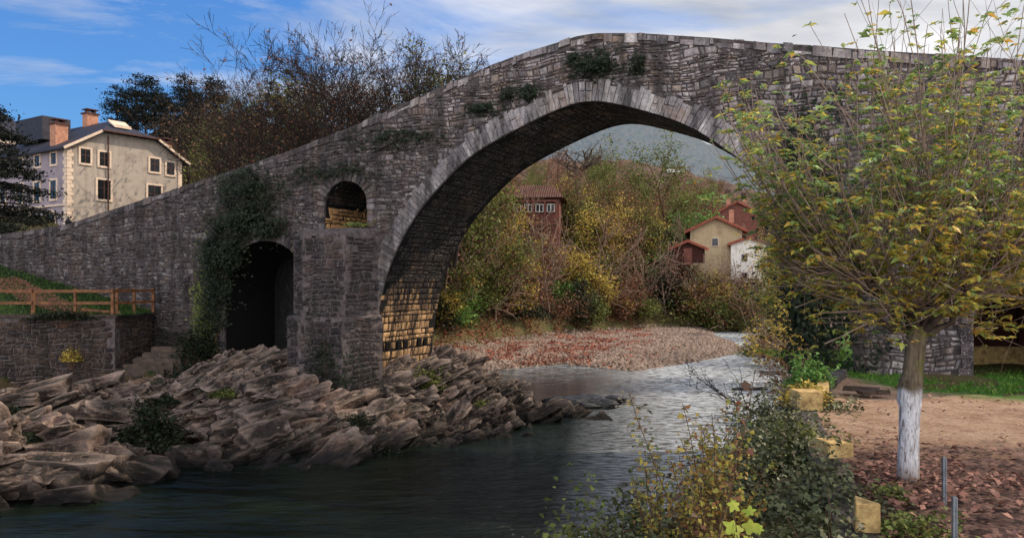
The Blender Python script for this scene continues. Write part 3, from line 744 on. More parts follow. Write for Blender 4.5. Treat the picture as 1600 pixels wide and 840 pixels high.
def slab_blocks(P, yaw, dip, dims, seed):
    """angular bedding blocks: P (n,3) centres, yaw/dip (n,), dims (n,3) half sizes -> V, F (quads)"""
    r_ = np.random.default_rng(seed); k = 6; g = np.linspace(-1, 1, k); vs = []; fs = []
    for ax in range(3):
        for sg in (-1, 1):
            a, b = np.meshgrid(g, g); c = np.full_like(a, sg); q = [None]*3; q[ax] = c; q[(ax+1) % 3] = a; q[(ax+2) % 3] = b
            o = len(vs)*k*k; vs.append(np.stack(q, -1).reshape(-1, 3)); i = np.arange(k*k).reshape(k, k)+o
            f = np.stack([i[:-1,:-1], i[:-1,1:], i[1:,1:], i[1:,:-1]], -1).reshape(-1, 4); fs.append(f if sg > 0 else f[:, ::-1])
    T = np.concatenate(vs); Ff = np.concatenate(fs); n = len(P); m = len(T)
    T = T*(1-.06*(np.sum(T**2, 1)[:,None]-1)/2)      # softened corners
    cor = r_.uniform(-.34, .34, (n, 2, 2, 2, 3)); W8 = 0
    for a in (0, 1):
        for b in (0, 1):
            for c in (0, 1):
                w = (.5+.5*(2*a-1)*T[:,0])*(.5+.5*(2*b-1)*T[:,1])*(.5+.5*(2*c-1)*T[:,2]); W8 = W8+w[None,:,None]*cor[:,a,b,c][:,None,:]
    L = (T[None]+W8)*dims[:,None,:]
    ct, st = np.cos(dip)[:,None], np.sin(dip)[:,None]; x = L[:,:,0]*ct-L[:,:,2]*st; z = L[:,:,0]*st+L[:,:,2]*ct; y = L[:,:,1]
    rl = r_.normal(0, .25, n)[:,None]; y, z = y*np.cos(rl)-z*np.sin(rl), y*np.sin(rl)+z*np.cos(rl)
    cy_, sy_ = np.cos(yaw)[:,None], np.sin(yaw)[:,None]; V = np.stack([x*cy_-y*sy_, x*sy_+y*cy_, z], -1)+P[:,None,:]
    V = V.reshape(-1, 3); f = fbm(V[:,0]*4.1, V[:,1]*4.1, V[:,2]*6, 4, .75)*.06; f2 = fbm(V[:,0]*4.1+40, V[:,1]*4.1, V[:,2]*6, 3, .75)*.06
    V = V+np.stack([f2, f, -f], -1)
    return V, (Ff[None]+np.arange(n)[:,None,None]*m).reshape(-1, 4)
def rock_blocks(x0, x1, y0, y1, cond, n, sizes, seed, base_yaw, base_dip):
    r_ = np.random.default_rng(seed); X = r_.uniform(x0, x1, n*4); Y = r_.uniform(y0, y1, n*4); H = rock_h(X, Y)-.1; px = 800+F*X/Y
    ok = (H > -3.35) & cond(px, Y, X); X, Y, H = X[ok][:n], Y[ok][:n], H[ok][:n]; n = len(X)
    s = np.minimum(sizes[0]*np.exp(r_.normal(0, .42, n)), sizes[0]*1.7)*np.where(r_.random(n) < .62, .42, 1.05); d = np.stack([s*r_.uniform(.8, 1.6, n), s*r_.uniform(.36, .72, n), s*r_.uniform(.14, .36, n)], 1)
    yaw = base_yaw+.35*fbm(X*.15, Y*.15, seed, 2)+r_.normal(0, .2, n); dip = base_dip+.3*fbm(X*.2, Y*.2, seed+3, 2)+r_.normal(0, .12, n)
    return slab_blocks(np.stack([X, Y, H-d[:,2]*.35], 1), yaw, dip, d, seed)
def rocks():
    xs = np.arange(-31, 4.5, .085); ys = np.arange(14.5, 41, .085)
    X, Y = np.meshgrid(xs, ys); Z = rock_h(X, Y)
    # shift sideways so ledges overhang a little
    Z = Z-.16
    X2 = X+fbm(X*1.7, Y*1.7, 11., 3)*.05+ .05*np.sin(Z*9); Y2 = Y+fbm(X*1.7, Y*1.7, 21., 3)*.05-.07*np.sin(Z*11)
    nx, ny = len(xs), len(ys); i = np.arange(nx*ny).reshape(ny, nx)
    Fq = np.stack([i[:-1,:-1], i[:-1,1:], i[1:,1:], i[1:,:-1]], -1).reshape(-1, 4)
    V = np.stack([X2, Y2, Z], -1).reshape(-1, 3)
    cx = V[Fq,0].mean(1); cy = V[Fq,1].mean(1); cz = V[Fq,2].mean(1)
    keep = cz > -3.5
    px = 800+F*cx/cy
    reg = np.where(cy > 31.2+fbm(cx*.6, cy*.6, 0, 3)*.8, np.where(px < 262, 3, 1), np.where(px < 222+12*fbm(cy*.7, cy*.1, 0, 3), 0, 1))
    reg = np.where((px > 545+14*fbm(cy*.8, cy*.2, 0, 3)), 2, reg)
    labs = {0: ('rock_outcrop', 'pinkish layered rock outcrop at the bottom left corner by the dark water', 'rock'),
            1: ('rock_outcrop', 'jagged mossy rock outcrop rising in front of the side arch', 'rock'),
            2: ('rock_outcrop', 'pale layered rock ledge running from the pier foot into the river', 'rock')}
    for r in (0, 1, 2, 3):
        ff = Fq[keep & (reg == r)]; u, inv = np.unique(ff, return_inverse=True)
        if r < 3:
            Vb, Fb = {0: lambda: rock_blocks(-26, -7, 16.5, 31, lambda p, y, x: (p < 226) & (y < 31), 1500, (.58,), 5, .25, .16),
                      1: lambda: rock_blocks(-20, -4, 20, 35, lambda p, y, x: (p > 262) & (p < 552) & ((y < 33) | (x < -7)), 1900, (.46,), 6, .55, .42),
                      2: lambda: rock_blocks(-9, 4, 23, 37, lambda p, y, x: (p > 540), 1500, (.38,), 7, .45, .50)}[r]()
            nv = len(u); Vc = np.concatenate([V[u], Vb]); Fc_ = np.concatenate([inv.reshape(-1, 4), Fb+nv])
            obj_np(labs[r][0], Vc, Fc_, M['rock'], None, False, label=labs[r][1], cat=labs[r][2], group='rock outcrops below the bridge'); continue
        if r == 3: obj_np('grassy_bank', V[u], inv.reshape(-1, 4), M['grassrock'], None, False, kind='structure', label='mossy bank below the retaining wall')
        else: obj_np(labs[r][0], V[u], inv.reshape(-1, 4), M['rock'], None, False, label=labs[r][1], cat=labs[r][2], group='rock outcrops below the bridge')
t = NT('mossy_bank'); w = t.co('World')
c = t.mix(t.g(t.noise(w, 1.3, 7, .7), .42, .6), lin((34,44,16)), lin((92,72,52)))
M['grassrock'] = t.fin(c, .95, t.bump(t.noise(w, 8, 8, .8), 1, .1))
rocks()
def boulder(name, loc, dims, mat, seed, parent=None, **k):
    import bmesh
    bm = bmesh.new(); bmesh.ops.create_icosphere(bm, subdivisions=4, radius=1); V = np.array([v.co[:] for v in bm.verts]); Fc = [[v.index for v in f.verts] for f in bm.faces]; bm.free()
    nrm = V.copy(); V = V+nrm*(fbm(V[:,0]*1.3+seed, V[:,1]*1.3, V[:,2]*1.3, 4, .6)*.28)[:,None]
    V = np.sign(V)*np.abs(V)**.85; q = V[:,2]*2.2+V[:,0]; V[:,0] += ((q-np.floor(q))-.5)*.12
    V *= np.array(dims)
    return obj_np(name, V, Fc, mat, parent, False, loc=loc, **k)
bl = [((at(918,632,35.5).x,35.5,-2.95),(1.3,.8,.42),'M','black wet boulder standing mid-river beyond the rock ledge, largest of the three'),
      ((at(962,628,36.5).x,36.5,-2.97),(.75,.5,.33),'M','smooth black boulder at the right end of the mid-river group'),
      ((at(885,630,37).x,37,-3.0),(1.0,.5,.28),'M','low dark boulder at the left end of the mid-river group')]
for i, (p, d, m, lab) in enumerate(bl): boulder('boulder', p, d, M['blackrock'], i*7.3, label=lab, cat='rock', group='black boulders in the river')
boulder('boulder', (at(302,722,24.3).x,24.3,-2.85), (.9,.5,.5), M['rock'], 31, label='tan boulder standing in the dark water below the left rocks', cat='rock')
boulder('boulder', (at(340,735,23.6).x,23.6,-2.98), (.42,.3,.22), M['rock'], 41, label='small pale boulder at the water edge right of the tan one', cat='rock')
boulder('boulder', (at(235,748,23.2).x,23.2,-3.0), (.3,.25,.16), M['rock'], 51, label='tiny pale rock in the dark water left of the tan boulder', cat='rock')
boulder('boulder', (at(1215,582,49).x-.6,48,-3.0), (.9,.35,.2), M['blackrock'], 61, label='flat dark rock breaking the ripples near the right bank', cat='rock')
boulder('boulder', (at(1170,607,41).x,41,-3.02), (.8,.22,.16), M['blackrock'], 71, label='low flat rock in the river nearer than the bank ripples', cat='rock')

# gravel bar: pebbles and fallen leaves
def pebbles():
    n = 60000; X = rng.uniform(-9, 24, n); Y = rng.uniform(48, 93, n); sd = sdf(X, Y, RP); f = footdist(X, Y)
    k = (sd > -.5) & (f < .5) & (X < 22); X, Y, sd = X[k], Y[k], sd[k]
    Z = ground_h(X, Y); n = len(X); s = rng.uniform(.06, .17, n)*(1+.5*rng.random(n))
    ico = np.array([(1,0,0),(0,1,0),(-1,0,0),(0,-1,0),(.15,.1,.75),(0,0,-.6)])
    fc = np.array([(0,1,4),(1,2,4),(2,3,4),(3,0,4)])
    a = rng.uniform(0, 6.28, n); ca, sa = np.cos(a)[:,None], np.sin(a)[:,None]
    P = ico[None]*(1+.3*rng.normal(size=(n,6,1)))*s[:,None,None]; P[:,:,1] *= .65
    V = np.stack([P[:,:,0]*ca-P[:,:,1]*sa+X[:,None], P[:,:,0]*sa+P[:,:,1]*ca+Y[:,None], P[:,:,2]+Z[:,None]+.03], -1).reshape(-1, 3)
    Fq = (fc[None]+np.arange(n)[:,None,None]*6).reshape(-1, 3)
    obj_np('gravel', V, Fq, M['pebble'], kind='stuff', label='pale river stones of the gravel bar beyond the arch', cat='gravel')
    n = 52000; X = rng.uniform(-10, 14, n); Y = rng.uniform(46, 88, n); sd = sdf(X, Y, RP); f = footdist(X, Y)
    pr = sstep(9.5, 1.5, X-(Y-50)*.28+fbm(X*.5, Y*.5)*3)
    pr = pr*sstep(-.35, .35, fbm(X*.9, Y*.5, 4., 3))
    k = (sd > -.1) & (f < 3) & (rng.random(n) < pr); X, Y = X[k], Y[k]
    C = np.stack([X, Y, ground_h(X, Y)+rng.uniform(.04, .2, len(X))], 1)
    leaves('fallen_leaves', C, rng.uniform(.1, .26, len(X)), M['L_redlitter'], aspect=.8, up=.9, kind='stuff', label='rust red fallen leaves on the gravel bar', cat='leaves')
pebbles()
# leaf litter under the near tree
def litter():
    n = 30000; X = rng.uniform(3, 13, n); Y = rng.uniform(5.5, 20, n)
    xl = np.interp(Y, [2,8,11,15.7,18.4,24], [1.6,3.6,4.5,5.9,7.4,9.6])
    pr = sstep(13.5, 9.5, Y+fbm(X*.8, Y*.8)*1.6)*.95+.035
    pr = pr*(.25+.75*sstep(-.5, .3, fbm(X*1.1, Y*1.1, 8., 4)))
    k = (X > xl) & (rng.random(n) < pr); X, Y = X[k], Y[k]
    C = np.stack([X, Y, .02+rng.uniform(0, .05, len(X))+fbm(X*.6, Y*.6, 0, 3)*.05], 1)
    leaves('leaf_litter', C, rng.uniform(.06, .14, len(X)), M['L_litter'], aspect=.6, up=1.3, fold=.12, kind='stuff', label='brown red leaf litter under the whitewashed tree', cat='leaves')
litter()

# ================================================================== LEFT TERRACE
def yb(x): return BD-.49*x-.25
def lz(x, y):
    f = np.clip((y-33.2)/(yb(x)-33.2), 0, 1); zb_ = np.interp(x, [-34,-27,-16], [4.3,3.45,1.05]); return 1.08+f*(zb_-1.08)
xs = np.linspace(-34, -16.1, 60); V = []
for j in range(30):
    for x in xs:
        y = 33.2+(yb(x)-33.2)*j/29; V.append((x, y, lz(x, y)+.04*float(fbm(x*.9, y*.9))))
i = np.arange(60*30).reshape(30, 60); Fq = np.stack([i[:-1,:-1], i[:-1,1:], i[1:,1:], i[1:,:-1]], -1).reshape(-1, 4)
obj_np('lawn', np.array(V), Fq, M['grass'], None, True, kind='structure', label='dark green sloping lawn beside the left end of the bridge')
n = 9000; X = rng.uniform(-33, -16.2, n); Y = 33.25+rng.random(n)*(yb(X)-33.3); C = np.stack([X, Y, lz(X, Y)+.05], 1)
def blades(name, C, h, mat, w=.03, **k):
    n = len(C); a = rng.uniform(0, 6.28, n); lean = rng.normal(size=(n,2))*h*.35; hh = h*rng.uniform(.5, 1.2, n)
    dx = np.cos(a)*w; dy = np.sin(a)*w
    V = np.stack([C-np.stack([dx, dy, 0*dx], 1), C+np.stack([dx, dy, 0*dx], 1), C+np.stack([lean[:,0], lean[:,1], hh], 1)], 1).reshape(-1, 3)
    return obj_np(name, V, np.arange(n*3).reshape(-1, 3), mat, **k)
M['blade'] = m_leaf('grass_blade', [(26,42,14),(50,74,24),(84,104,40)], .2, .7, .4, (16,24,8))
blades('lawn_grass', C, .12, M['blade'], .03, kind='stuff', label='short grass on the sloping lawn', cat='grass')
n = 16000; X = rng.uniform(9.5, 26, n); Y = rng.uniform(15, 32, n); k = (Y+X*.5 > 23.6+rng.random(n)*1.5) & (X > 9.6); X, Y = X[k], Y[k]
M['blade2'] = m_leaf('yard_grass_blade', [(44,74,22),(78,118,36),(120,140,60)], .3, .7, .3, (36,50,18))
blades('yard_grass', np.stack([X, Y, -.02-.018*np.clip(Y-14, 0, 12)], 1), .09, M['blade2'], .03, kind='stuff', label='green grass patch beside the bridge abutment', cat='grass')
# brick path
pa = np.array((-17.8, 33.6)); pb = np.array((-25.0, 39.3)); u = (pb-pa)/np.linalg.norm(pb-pa); v = np.array((-u[1], u[0])); L = np.linalg.norm(pb-pa)
mb = MB(); a = 0
while a < L:
    for j in range(6):
        q = pa+u*(a+.1)+v*((j-2.5)*.24+(.06 if int(a/.22) % 2 else -.06)); z = float(lz(q[0], q[1]))
        mb.box((q[0], q[1], z+.045), (.2, .22, .05), math.atan2(u[1], u[0]), .008)
    a += .22
mb.build('brick_path', M['brick'], label='worn brick path crossing the lawn down to the fence', kind='structure')
# retaining wall
rw = empty('retaining_wall', (-16.4, 33.2, 0), label='dark rubble retaining wall below the wooden fence', cat='wall')
mb = MB(); mb.box((-8.6, .2, -.9), (17.2, .4, 3.9)); mb.box((.0-.2, 1.92, -.9), (.4, 3.0, 3.9)); mb.build('wall_core', M['mortar'], rw)
V, Fc = stones(lambda a, b, h: (a, -h, b), -17.2, .1, -2.6, 1.0, lambda a, b: b < 1.02 and a < .08, .14, .26, .2, .5, (.03,.1))
V2, F2 = stones(lambda a, b, h: (h, a, b), -.05, 3.4, -2.6, 1.0, lambda a, b: b < 1.02 and -.06 < a, .14, .26, .2, .5, (.03,.1))
k = len(V); M['wallstone'] = m_masonry('retaining_wall_stone', [(88,68,56),(130,98,74),(70,58,52),(140,108,80)], .6)
obj_np('wall_stones', np.array(list(V)+list(V2)), list(Fc)+[tuple(q+k for q in f) for f in F2], M['wallstone'], rw)
mb = MB(); x = -17.2
while x < 0: w = random.uniform(.4, .8); mb.box((x+w/2, .2, 1.08), (w-.02, .5, .13), 0, .02); x += w
mb.build('wall_cap', M['step'], rw)
# fence
fence = empty('wooden_fence', (0,0,0), label='orange brown two-rail wooden fence along the terrace edge', cat='fence')
run = [(-31.5,33.4),(-29.2,33.4),(-26.9,33.4),(-24.6,33.4),(-22.3,33.4),(-19.9,33.4),(-18.15,33.4),(-16.55,33.3),(-16.4,34.9),(-16.25,36.4)]
for (x, y) in run+[(-17.0,34.6)]:
    z = max(1.1, float(lz(x, y))) if y > 34 else 1.1
    if y > 33.5: z = 1.1
    mb = MB(); mb.box((x, y, z+.55), (.11, .11, 1.12), .1, .006); mb.build('post', M['wood'], fence)
for (a, b) in zip(run[:-1], run[1:]):
    for zz_ in (1.62, 2.12):
        mb = MB(); mb.bar((a[0], a[1]-.07, zz_), (b[0]+.05, b[1]-.07, zz_+random.uniform(-.02, .02)), .05, .12); mb.build('rail', M['wood'], fence)
mb = MB(); mb.bar((-17.9,33.45,1.35), (-16.3,33.45,1.22), .05, .1); mb.build('rail', M['wood'], fence)
# stairs
st = empty('stone_stairs', (0,0,0), label='worn stone stairs climbing from the rocks to the terrace wall', cat='stairs')
A = Vector((at(145,625,31.2).x, 31.2, -2.1)); B_ = Vector((at(275,540,34.2).x, 34.2, -.25))
for i in range(10):
    f = i/9; p = A.lerp(B_, f); mb = MB(); mb.box((p.x, p.y, p.z-.3), (1.9, .5, .6), .15, .03); mb.build('step', M['step'], st)

# ================================================================== HOUSES
M['render'] = None
def m_render(name, c1, c2, c3):
    t = NT(name); w = t.co('World'); c = t.ramp(t.noise(w, .8, 8, .7), [(.3, lin(c1)), (.5, lin(c2)), (.7, lin(c3))])
    s = t.noise(t.co('World', (2.5,2.5,.2)), 1, 5, .6); c = t.mix(t.math('MULTIPLY', t.g(s, .5, .7), .3), c, lin((96,84,72)))
    return t.fin(c, .9, t.bump(t.noise(w, 8, 6, .7), .4, .02))
M['render'] = m_render('stained_render', (134,123,114), (156,144,132), (122,110,102))
M['shade_render'] = m_render('grey_shade_render', (124,112,118), (140,128,134), (110,98,106))  # shade of the house's side wall put into a cooler, greyer render
M['trim'] = m_simple('pale_stone_trim', (206,184,162), (180,158,140), 4, .8, .3)
M['slate'] = m_simple('slate_roof', (54,52,60), (32,32,38), 3, .6, .6, .03, (1,1,3))
M['glass'] = m_simple('dark_window', (14,15,18), (24,26,30), 2, .15, .05, .001, spec=.6)
M['chimbrick'] = m_simple('chimney_brick', (176,128,104), (136,92,74), 4, .9, .6, .03)
M['pipe'] = m_simple('brown_pipe', (84,54,46), (60,40,36), 4, .6)
M['iron'] = m_simple('black_iron', (22,22,24), (14,14,16), 4, .5)
hA = Vector((at(105,300,64).x, 64, 0)); HR = math.atan2(.835, .55)
house = empty('apartment_house', hA, HR, label='large tan rendered house with slate roof, tall gable and brick chimneys', cat='house')
# local: x along facade (0..10.2), y away behind the facade's left corner (0..16)
GW, GL = 10.2, 14.5; EV, HP = 13.35, 14.85; RZ = 16.6
def hprof(x): return min(EV+.58*x, EV+.58*(GW-x), HP)
mb = MB()
xa = (HP-EV)/.58
mb.add([(0,0,2),(GW,0,2),(GW,0,EV),(GW-xa,0,HP),(xa,0,HP),(0,0,EV)], [(0,1,2,3,4,5)]); mb.build('gable_wall', M['render'], house)
mb = MB(); mb.add([(0,0,2),(0,GL,2),(0,GL,EV),(0,0,EV)], [(1,0,3,2)]); mb.build('side_wall', M['shade_render'], house)
mb = MB(); mb.add([(GW,0,2),(GW,GL,2),(GW,GL,EV),(GW,0,EV),(0,GL,2),(0,GL,EV)], [(0,1,2,3),(1,4,5,2)]); mb.build('rear_wall', M['render'], house)
ov = .55; th = .16
def slab(P, t=.16):
    n = len(P); mb = MB(); lo = [(p[0], p[1], p[2]-t) for p in P]
    mb.add(lo+list(P), [tuple(reversed(range(n))), tuple(range(n, 2*n))]+[(i, (i+1) % n, n+(i+1) % n, n+i) for i in range(n)]); return mb
ez = EV-.58*ov+.12; hz_ = HP+.12
lx = (hz_-ez)/.58-ov
mid = GW/2; rz_ = EV+.58*mid+.12; hipy = 2.6
roof = empty('roof', (0,0,0)); roof.parent = house
slab([(-ov,-ov,ez),(lx,-ov,hz_),(mid,hipy,rz_),(mid,GL+ov,rz_),(-ov,GL+ov,ez)]).build('slate_slope', M['slate'], roof)
slab([(GW+ov,-ov,ez),(GW+ov,GL+ov,ez),(mid,GL+ov,rz_),(mid,hipy,rz_),(GW-lx,-ov,hz_)]).build('slate_slope', M['slate'], roof)
slab([(lx,-ov,hz_+.01),(GW-lx,-ov,hz_+.01),(mid,hipy,rz_+.01)]).build('slate_slope', M['slate'], roof)
mb = MB(); mb.bar((-ov,-ov-.02,ez-.1), (lx,-ov-.02,hz_-.1), .06, .2); mb.build('bargeboard', M['trim'], roof); mb = MB(); mb.bar((GW+ov,-ov-.02,ez-.1), (GW-lx,-ov-.02,hz_-.1), .06, .2); mb.build('bargeboard', M['trim'], roof)
mb = MB(); mb.bar((lx,-ov-.08,hz_-.06), (GW-lx,-ov-.08,hz_-.06), .14, .12); mb.build('gutter', M['pipe'], roof)
mb = MB(); mb.add([(3.9+.2,.9,16.05),(5.1,.9,16.05),(5.1,1.75,16.6),(4.1,1.75,16.6)], [(0,1,2,3)]); 
mb = MB(); mb.bar((4.2,.35,15.72), (5.6,.35,15.72), .04, .05); mb.hexa([(4.1,.3,15.5),(5.6,.3,15.5),(5.6,1.3,16.1),(4.1,1.3,16.1),(4.1,.3,15.62),(5.6,.3,15.62),(5.6,1.3,16.24),(4.1,1.3,16.24)]); mb.build('skylight', M['trim'], roof)
def window(par, x, z, w, h, side='g', depth=0, arch=False):
    mb = MB(); t = .16
    def bx(x0, x1, z0, z1, y0, y1):
        P = [(x0,y0,z0),(x1,y0,z0),(x1,y1,z0),(x0,y1,z0),(x0,y0,z1),(x1,y0,z1),(x1,y1,z1),(x0,y1,z1)]
        if side == 's': P = [(-(-q[1]) , q[0], q[2]) for q in P]; 
        mb.hexa(P)
    bx(x-t, x, z-t, z+h+t, -.07, .03); bx(x+w, x+w+t, z-t, z+h+t, -.07, .03)
    bx(x, x+w, z+h, z+h+t, -.07, .03); bx(x-.06, x+w+.06, z-t, z, -.1, .03)
    fr = mb.build('window', M['trim'], par)
    mb = MB(); bx(x+.003, x+w-.003, z+.003, z+h-.003, -.02, .02); mb.build('pane', M['glass'], fr)
    mb = MB(); bx(x+w/2-.03, x+w/2+.03, z+.004, z+h-.004, -.045, -.025); bx(x+.01, x+w/2-.03, z+h*.55, z+h*.55+.05, -.045, -.025); bx(x+w/2+.03, x+w-.01, z+h*.55, z+h*.55+.05, -.045, -.025); mb.build('glazing_bar', M['pipe'], fr)
for (x0, z0, w_, h_) in [(1.05,12.1,.8,1.15),(2.6,12.05,.85,1.15),(7.1,12.1,.9,1.15),(8.7,12.0,.75,1.1),(2.45,9.3,1.1,1.6),(6.9,9.2,1.25,1.7),(2.45,6.2,1.1,1.5)]: window(house, x0, z0, w_, h_)
for y0 in (1.6, 4.2, 7.0, 10.0):
    window(house, y0, 9.2, .9, 1.5, 's'); window(house, y0, 12.0, .8, .9, 's')
# pointed doorways on the shaded side
for y0 in (1.8, 5.4, 9.0):
    mb = MB(); n = 8; P = []
    def parch(y0, w, z0, zs, zt, x):
        pts = [(x, y0, z0)]
        for i in range(n+1): a = i/n*math.pi; c = y0+w/2; pts.append((x, c-w/2*math.cos(a), zs+(zt-zs)*(math.sin(a)**.8)))
        pts.append((x, y0+w, z0)); return pts
    a = parch(y0-.22, 1.44, 5.5, 7.3, 8.35, -.05); mb.add(a, [tuple(range(len(a)))]); fr = mb.build('doorway', M['trim'], house)
    mb = MB(); a = parch(y0, 1.0, 5.5, 7.3, 8.0, -.08); mb.add(a, [tuple(range(len(a)))]); mb.build('opening', M['glass'], fr)
mb = MB(); mb.box((-.05, GL/2, 8.65), (.14, GL, .14)); mb.build('string_course', M['trim'], house)
mb = MB()
for i in range(26): mb.box((.14 if i % 2 else .22, -.02, 5.2+i*.31), ((.36 if i % 2 else .5), .1, .29)); mb.box((-.02, (.2 if i % 2 else .3), 5.2+i*.31), (.1, (.36 if i % 2 else .5), .29))
mb.build('quoins', M['trim'], house)
mb = MB(); mb.box((GW-.2, -.03, 9), (.36, .1, 8.4)); mb.build('corner_strip', M['trim'], house)
mb = MB(); mb.tube([(3.3,-.12,14.6),(3.3,-.12,4)], [.06,.06], 6); mb.build('downpipe', M['pipe'], house)
def chimney(par, c, w, d, z0, z1):
    mb = MB(); mb.box((c[0], c[1], (z0+z1)/2), (w, d, z1-z0)); o = mb.build('chimney', M['chimbrick'], par)
    mb = MB(); mb.box((c[0], c[1], z1+.06), (w+.25, d+.25, .12)); 
    for sx in (-1, 1): mb.box((c[0]+sx*w*.28, c[1], z1+.25), (.14, d*.7, .26))
    mb.box((c[0], c[1], z1+.42), (w+.1, d+.1, .08)); mb.build('chimney_cap', M['pipe'], o)
chimney(roof, (.7, 2.6), 1.0, .9, 13.2, 15.35); chimney(roof, (mid+.2, 6.2), 1.0, .8, 15.9, 17.4); chimney(roof, (GW-.6, 1.6), .9, .8, 13.3, 15.0)
# flat dark dormer block
mb = MB(); mb.box((mid-2.6, 8.8, 15.7), (2.4, 4.6, 2.0)); mb.build('dormer_block', M['slate'], roof)
# second building behind
h2 = empty('rear_house', at(0,300,82).to_3d()*1, HR-.2, label='grey house with hipped slate roof behind the large tan house', cat='house'); h2.location = (at(55,300,84).x, 84, 0)
mb = MB(); mb.box((-2, 3, 8.9), (11, 12, 15.4)); mb.build('wall', M['shade_render'], h2)
mb = MB(); e = 16.6; x0, x1, y0, y1 = -8, 4, -3.5, 9.5
mb.add([(x0,y0,e),(x1,y0,e),(x1,y1,e),(x0,y1,e),(-2,1,e+2.7),(-2,5,e+2.7)], [(0,1,4),(1,2,5,4),(2,3,5),(3,0,4,5),(3,2,1,0)]); rf2 = mb.build('roof', M['slate'], h2)
mb = MB(); mb.box((-2, -3.15, 16.3), (11.6, .3, .3)); mb.build('cornice', M['trim'], h2)
chimney(rf2, (-6.5, 2), 1, .9, 16.5, 19.2)
# street lamp
lamp = empty('street_lamp', (at(107,340,52).x, 52, 3.6), label='small black lantern street lamp beside the tan house corner', cat='lamp')
mb = MB(); mb.tube([(0,0,0),(0,0,.4),(0,0,2.2)], [.09,.05,.04], 8); mb.build('lamp_post', M['iron'], lamp)
mb = MB(); mb.tube([(0,0,2.2),(0,0,2.3),(0,0,2.75)], [.05,.13,.2], 6); mb.build('lamp_glass', M['glass'], lamp)
mb = MB(); mb.tube([(0,0,2.75),(0,0,2.8),(0,0,2.95),(0,0,3.1)], [.25,.22,.08,.02], 6); mb.build('lamp_cap', M['iron'], lamp)

# houses beyond the arch
M['redwood'] = m_simple('red_painted_wood', (116,70,60), (84,52,46), 3, .8, .3)
M['tile'] = m_simple('clay_tile_roof', (150,84,66), (104,58,46), 2, .85, .8, .05, (3,3,1))
M['oldtile'] = m_simple('weathered_tile_roof', (104,72,60), (70,50,44), 2, .9, .8, .06, (3,3,1))
M['ochre'] = m_render('ochre_render', (150,130,100), (168,148,118), (138,118,92))
M['white'] = m_render('white_render', (200,194,186), (214,208,200), (182,174,166))
M['brownwood'] = m_simple('dark_brown_boards', (66,34,28), (44,26,22), 3, .85)
def gable_roof(par, w, l, z, rise, ovh, mat, ridges=True):
    rf = empty('roof', (0,0,0)); rf.parent = par
    s = rise/(w/2); e = z-s*ovh
    slab([(-ovh,-ovh,e),(w/2,-ovh,z+rise),(w/2,l+ovh,z+rise),(-ovh,l+ovh,e)], .2).build('roof_slope', mat, rf)
    slab([(w+ovh,-ovh,e),(w+ovh,l+ovh,e),(w/2,l+ovh,z+rise),(w/2,-ovh,z+rise)], .2).build('roof_slope', mat, rf)
    mb = MB(); y = -ovh+.1
    while y < l+ovh:   # tile rolls
        mb.tube([(-ovh,y,e+.05),(w/2,y,z+rise+.05)], [.07,.07], 4); mb.tube([(w+ovh,y,e+.05),(w/2,y,z+rise+.05)], [.07,.07], 4); y += .34
    mb.build('tile_rolls', mat, rf)
    return rf
def gable_house(name, loc, rz, w, l, h, rise, wallm, roofm, lab, ovh=.5, z0=-3):
    r = empty(name, loc, rz, label=lab, cat='house')
    mb = MB(); mb.add([(0,0,z0),(w,0,z0),(w,0,h-.02),(w/2,0,h+rise-.05),(0,0,h-.02),(0,l,z0),(w,l,z0),(w,l,h-.02),(w/2,l,h+rise-.05),(0,l,h-.02)],
        [(0,1,2,3,4),(9,8,7,6,5),(1,6,7,2),(5,0,4,9)]); mb.build('wall', wallm, r)
    return r, gable_roof(r, w, l, h, rise, ovh, roofm)
# red house with timber gallery
p = at(812,380,88)
rh = empty('red_house', (p.x-3.6, 88, p.z-.2), -.12, label='red timber house with glazed gallery and old tile roof on the far bank', cat='house')
mb = MB(); mb.box((6, 4, 4), (12, 8, 9)); mb.build('wall', M['redwood'], rh); mb = MB(); mb.box((6, 4, -4), (11.6, 7.6, 7)); mb.build('stone_base', M['mortar'], rh)
mb = MB(); mb.add([(-.9,-1.6,7.6),(12.9,-1.6,7.6),(12.9,9,7.6),(-.9,9,7.6),(2,4,10.2),(10.5,4,10.2)], [(0,1,5,4),(1,2,5),(2,3,4,5),(3,0,4),(3,2,1,0)]); rf = mb.build('roof', M['oldtile'], rh)
mb = MB(); x = -.8
while x < 12.9:
    f = 1 if 2 < x < 10.5 else (max(0, (x+.9)/2.9) if x <= 2 else max(0, (12.9-x)/2.4)); mb.tube([(x,-1.65,7.65),(x,-1.6+5.6*f,7.65+2.6*f)], [.1,.1], 4); x += .38
mb.build('tile_rolls', M['oldtile'], rf)
gal = MB(); gal.box((7.0, -.55, 7.15), (9.6, 1.0, .35)); gal.box((7.0, -.55, 3.4), (9.6, 1.0, .3)); galo = gal.build('gallery', M['redwood'], rh)
for i in range(6):
    mb = MB(); mb.box((2.35+i*1.85, -1.0, 5.25), (.22, .2, 3.5)); mb.build('gallery_post', M['redwood'], galo)
for i in range(5):
    mb = MB(); mb.box((3.28+i*1.85, -.62, 6.0), (1.3, .08, 1.3)); w_ = mb.build('window', M['white'], rh)
    for q in (-.3, .3):
        mb = MB(); mb.box((3.28+i*1.85+q, -.68, 6.0), (.46, .08, 1.1)); mb.build('pane', M['glass'], w_)
mb = MB()
for i in range(44): mb.box((2.5+i*.21, -1.02, 4.1), (.05, .05, .9))
mb.box((7.0, -1.02, 4.6), (9.4, .08, .1)); mb.build('balustrade', M['redwood'], galo)
rh.scale = (.66, .66, .66)
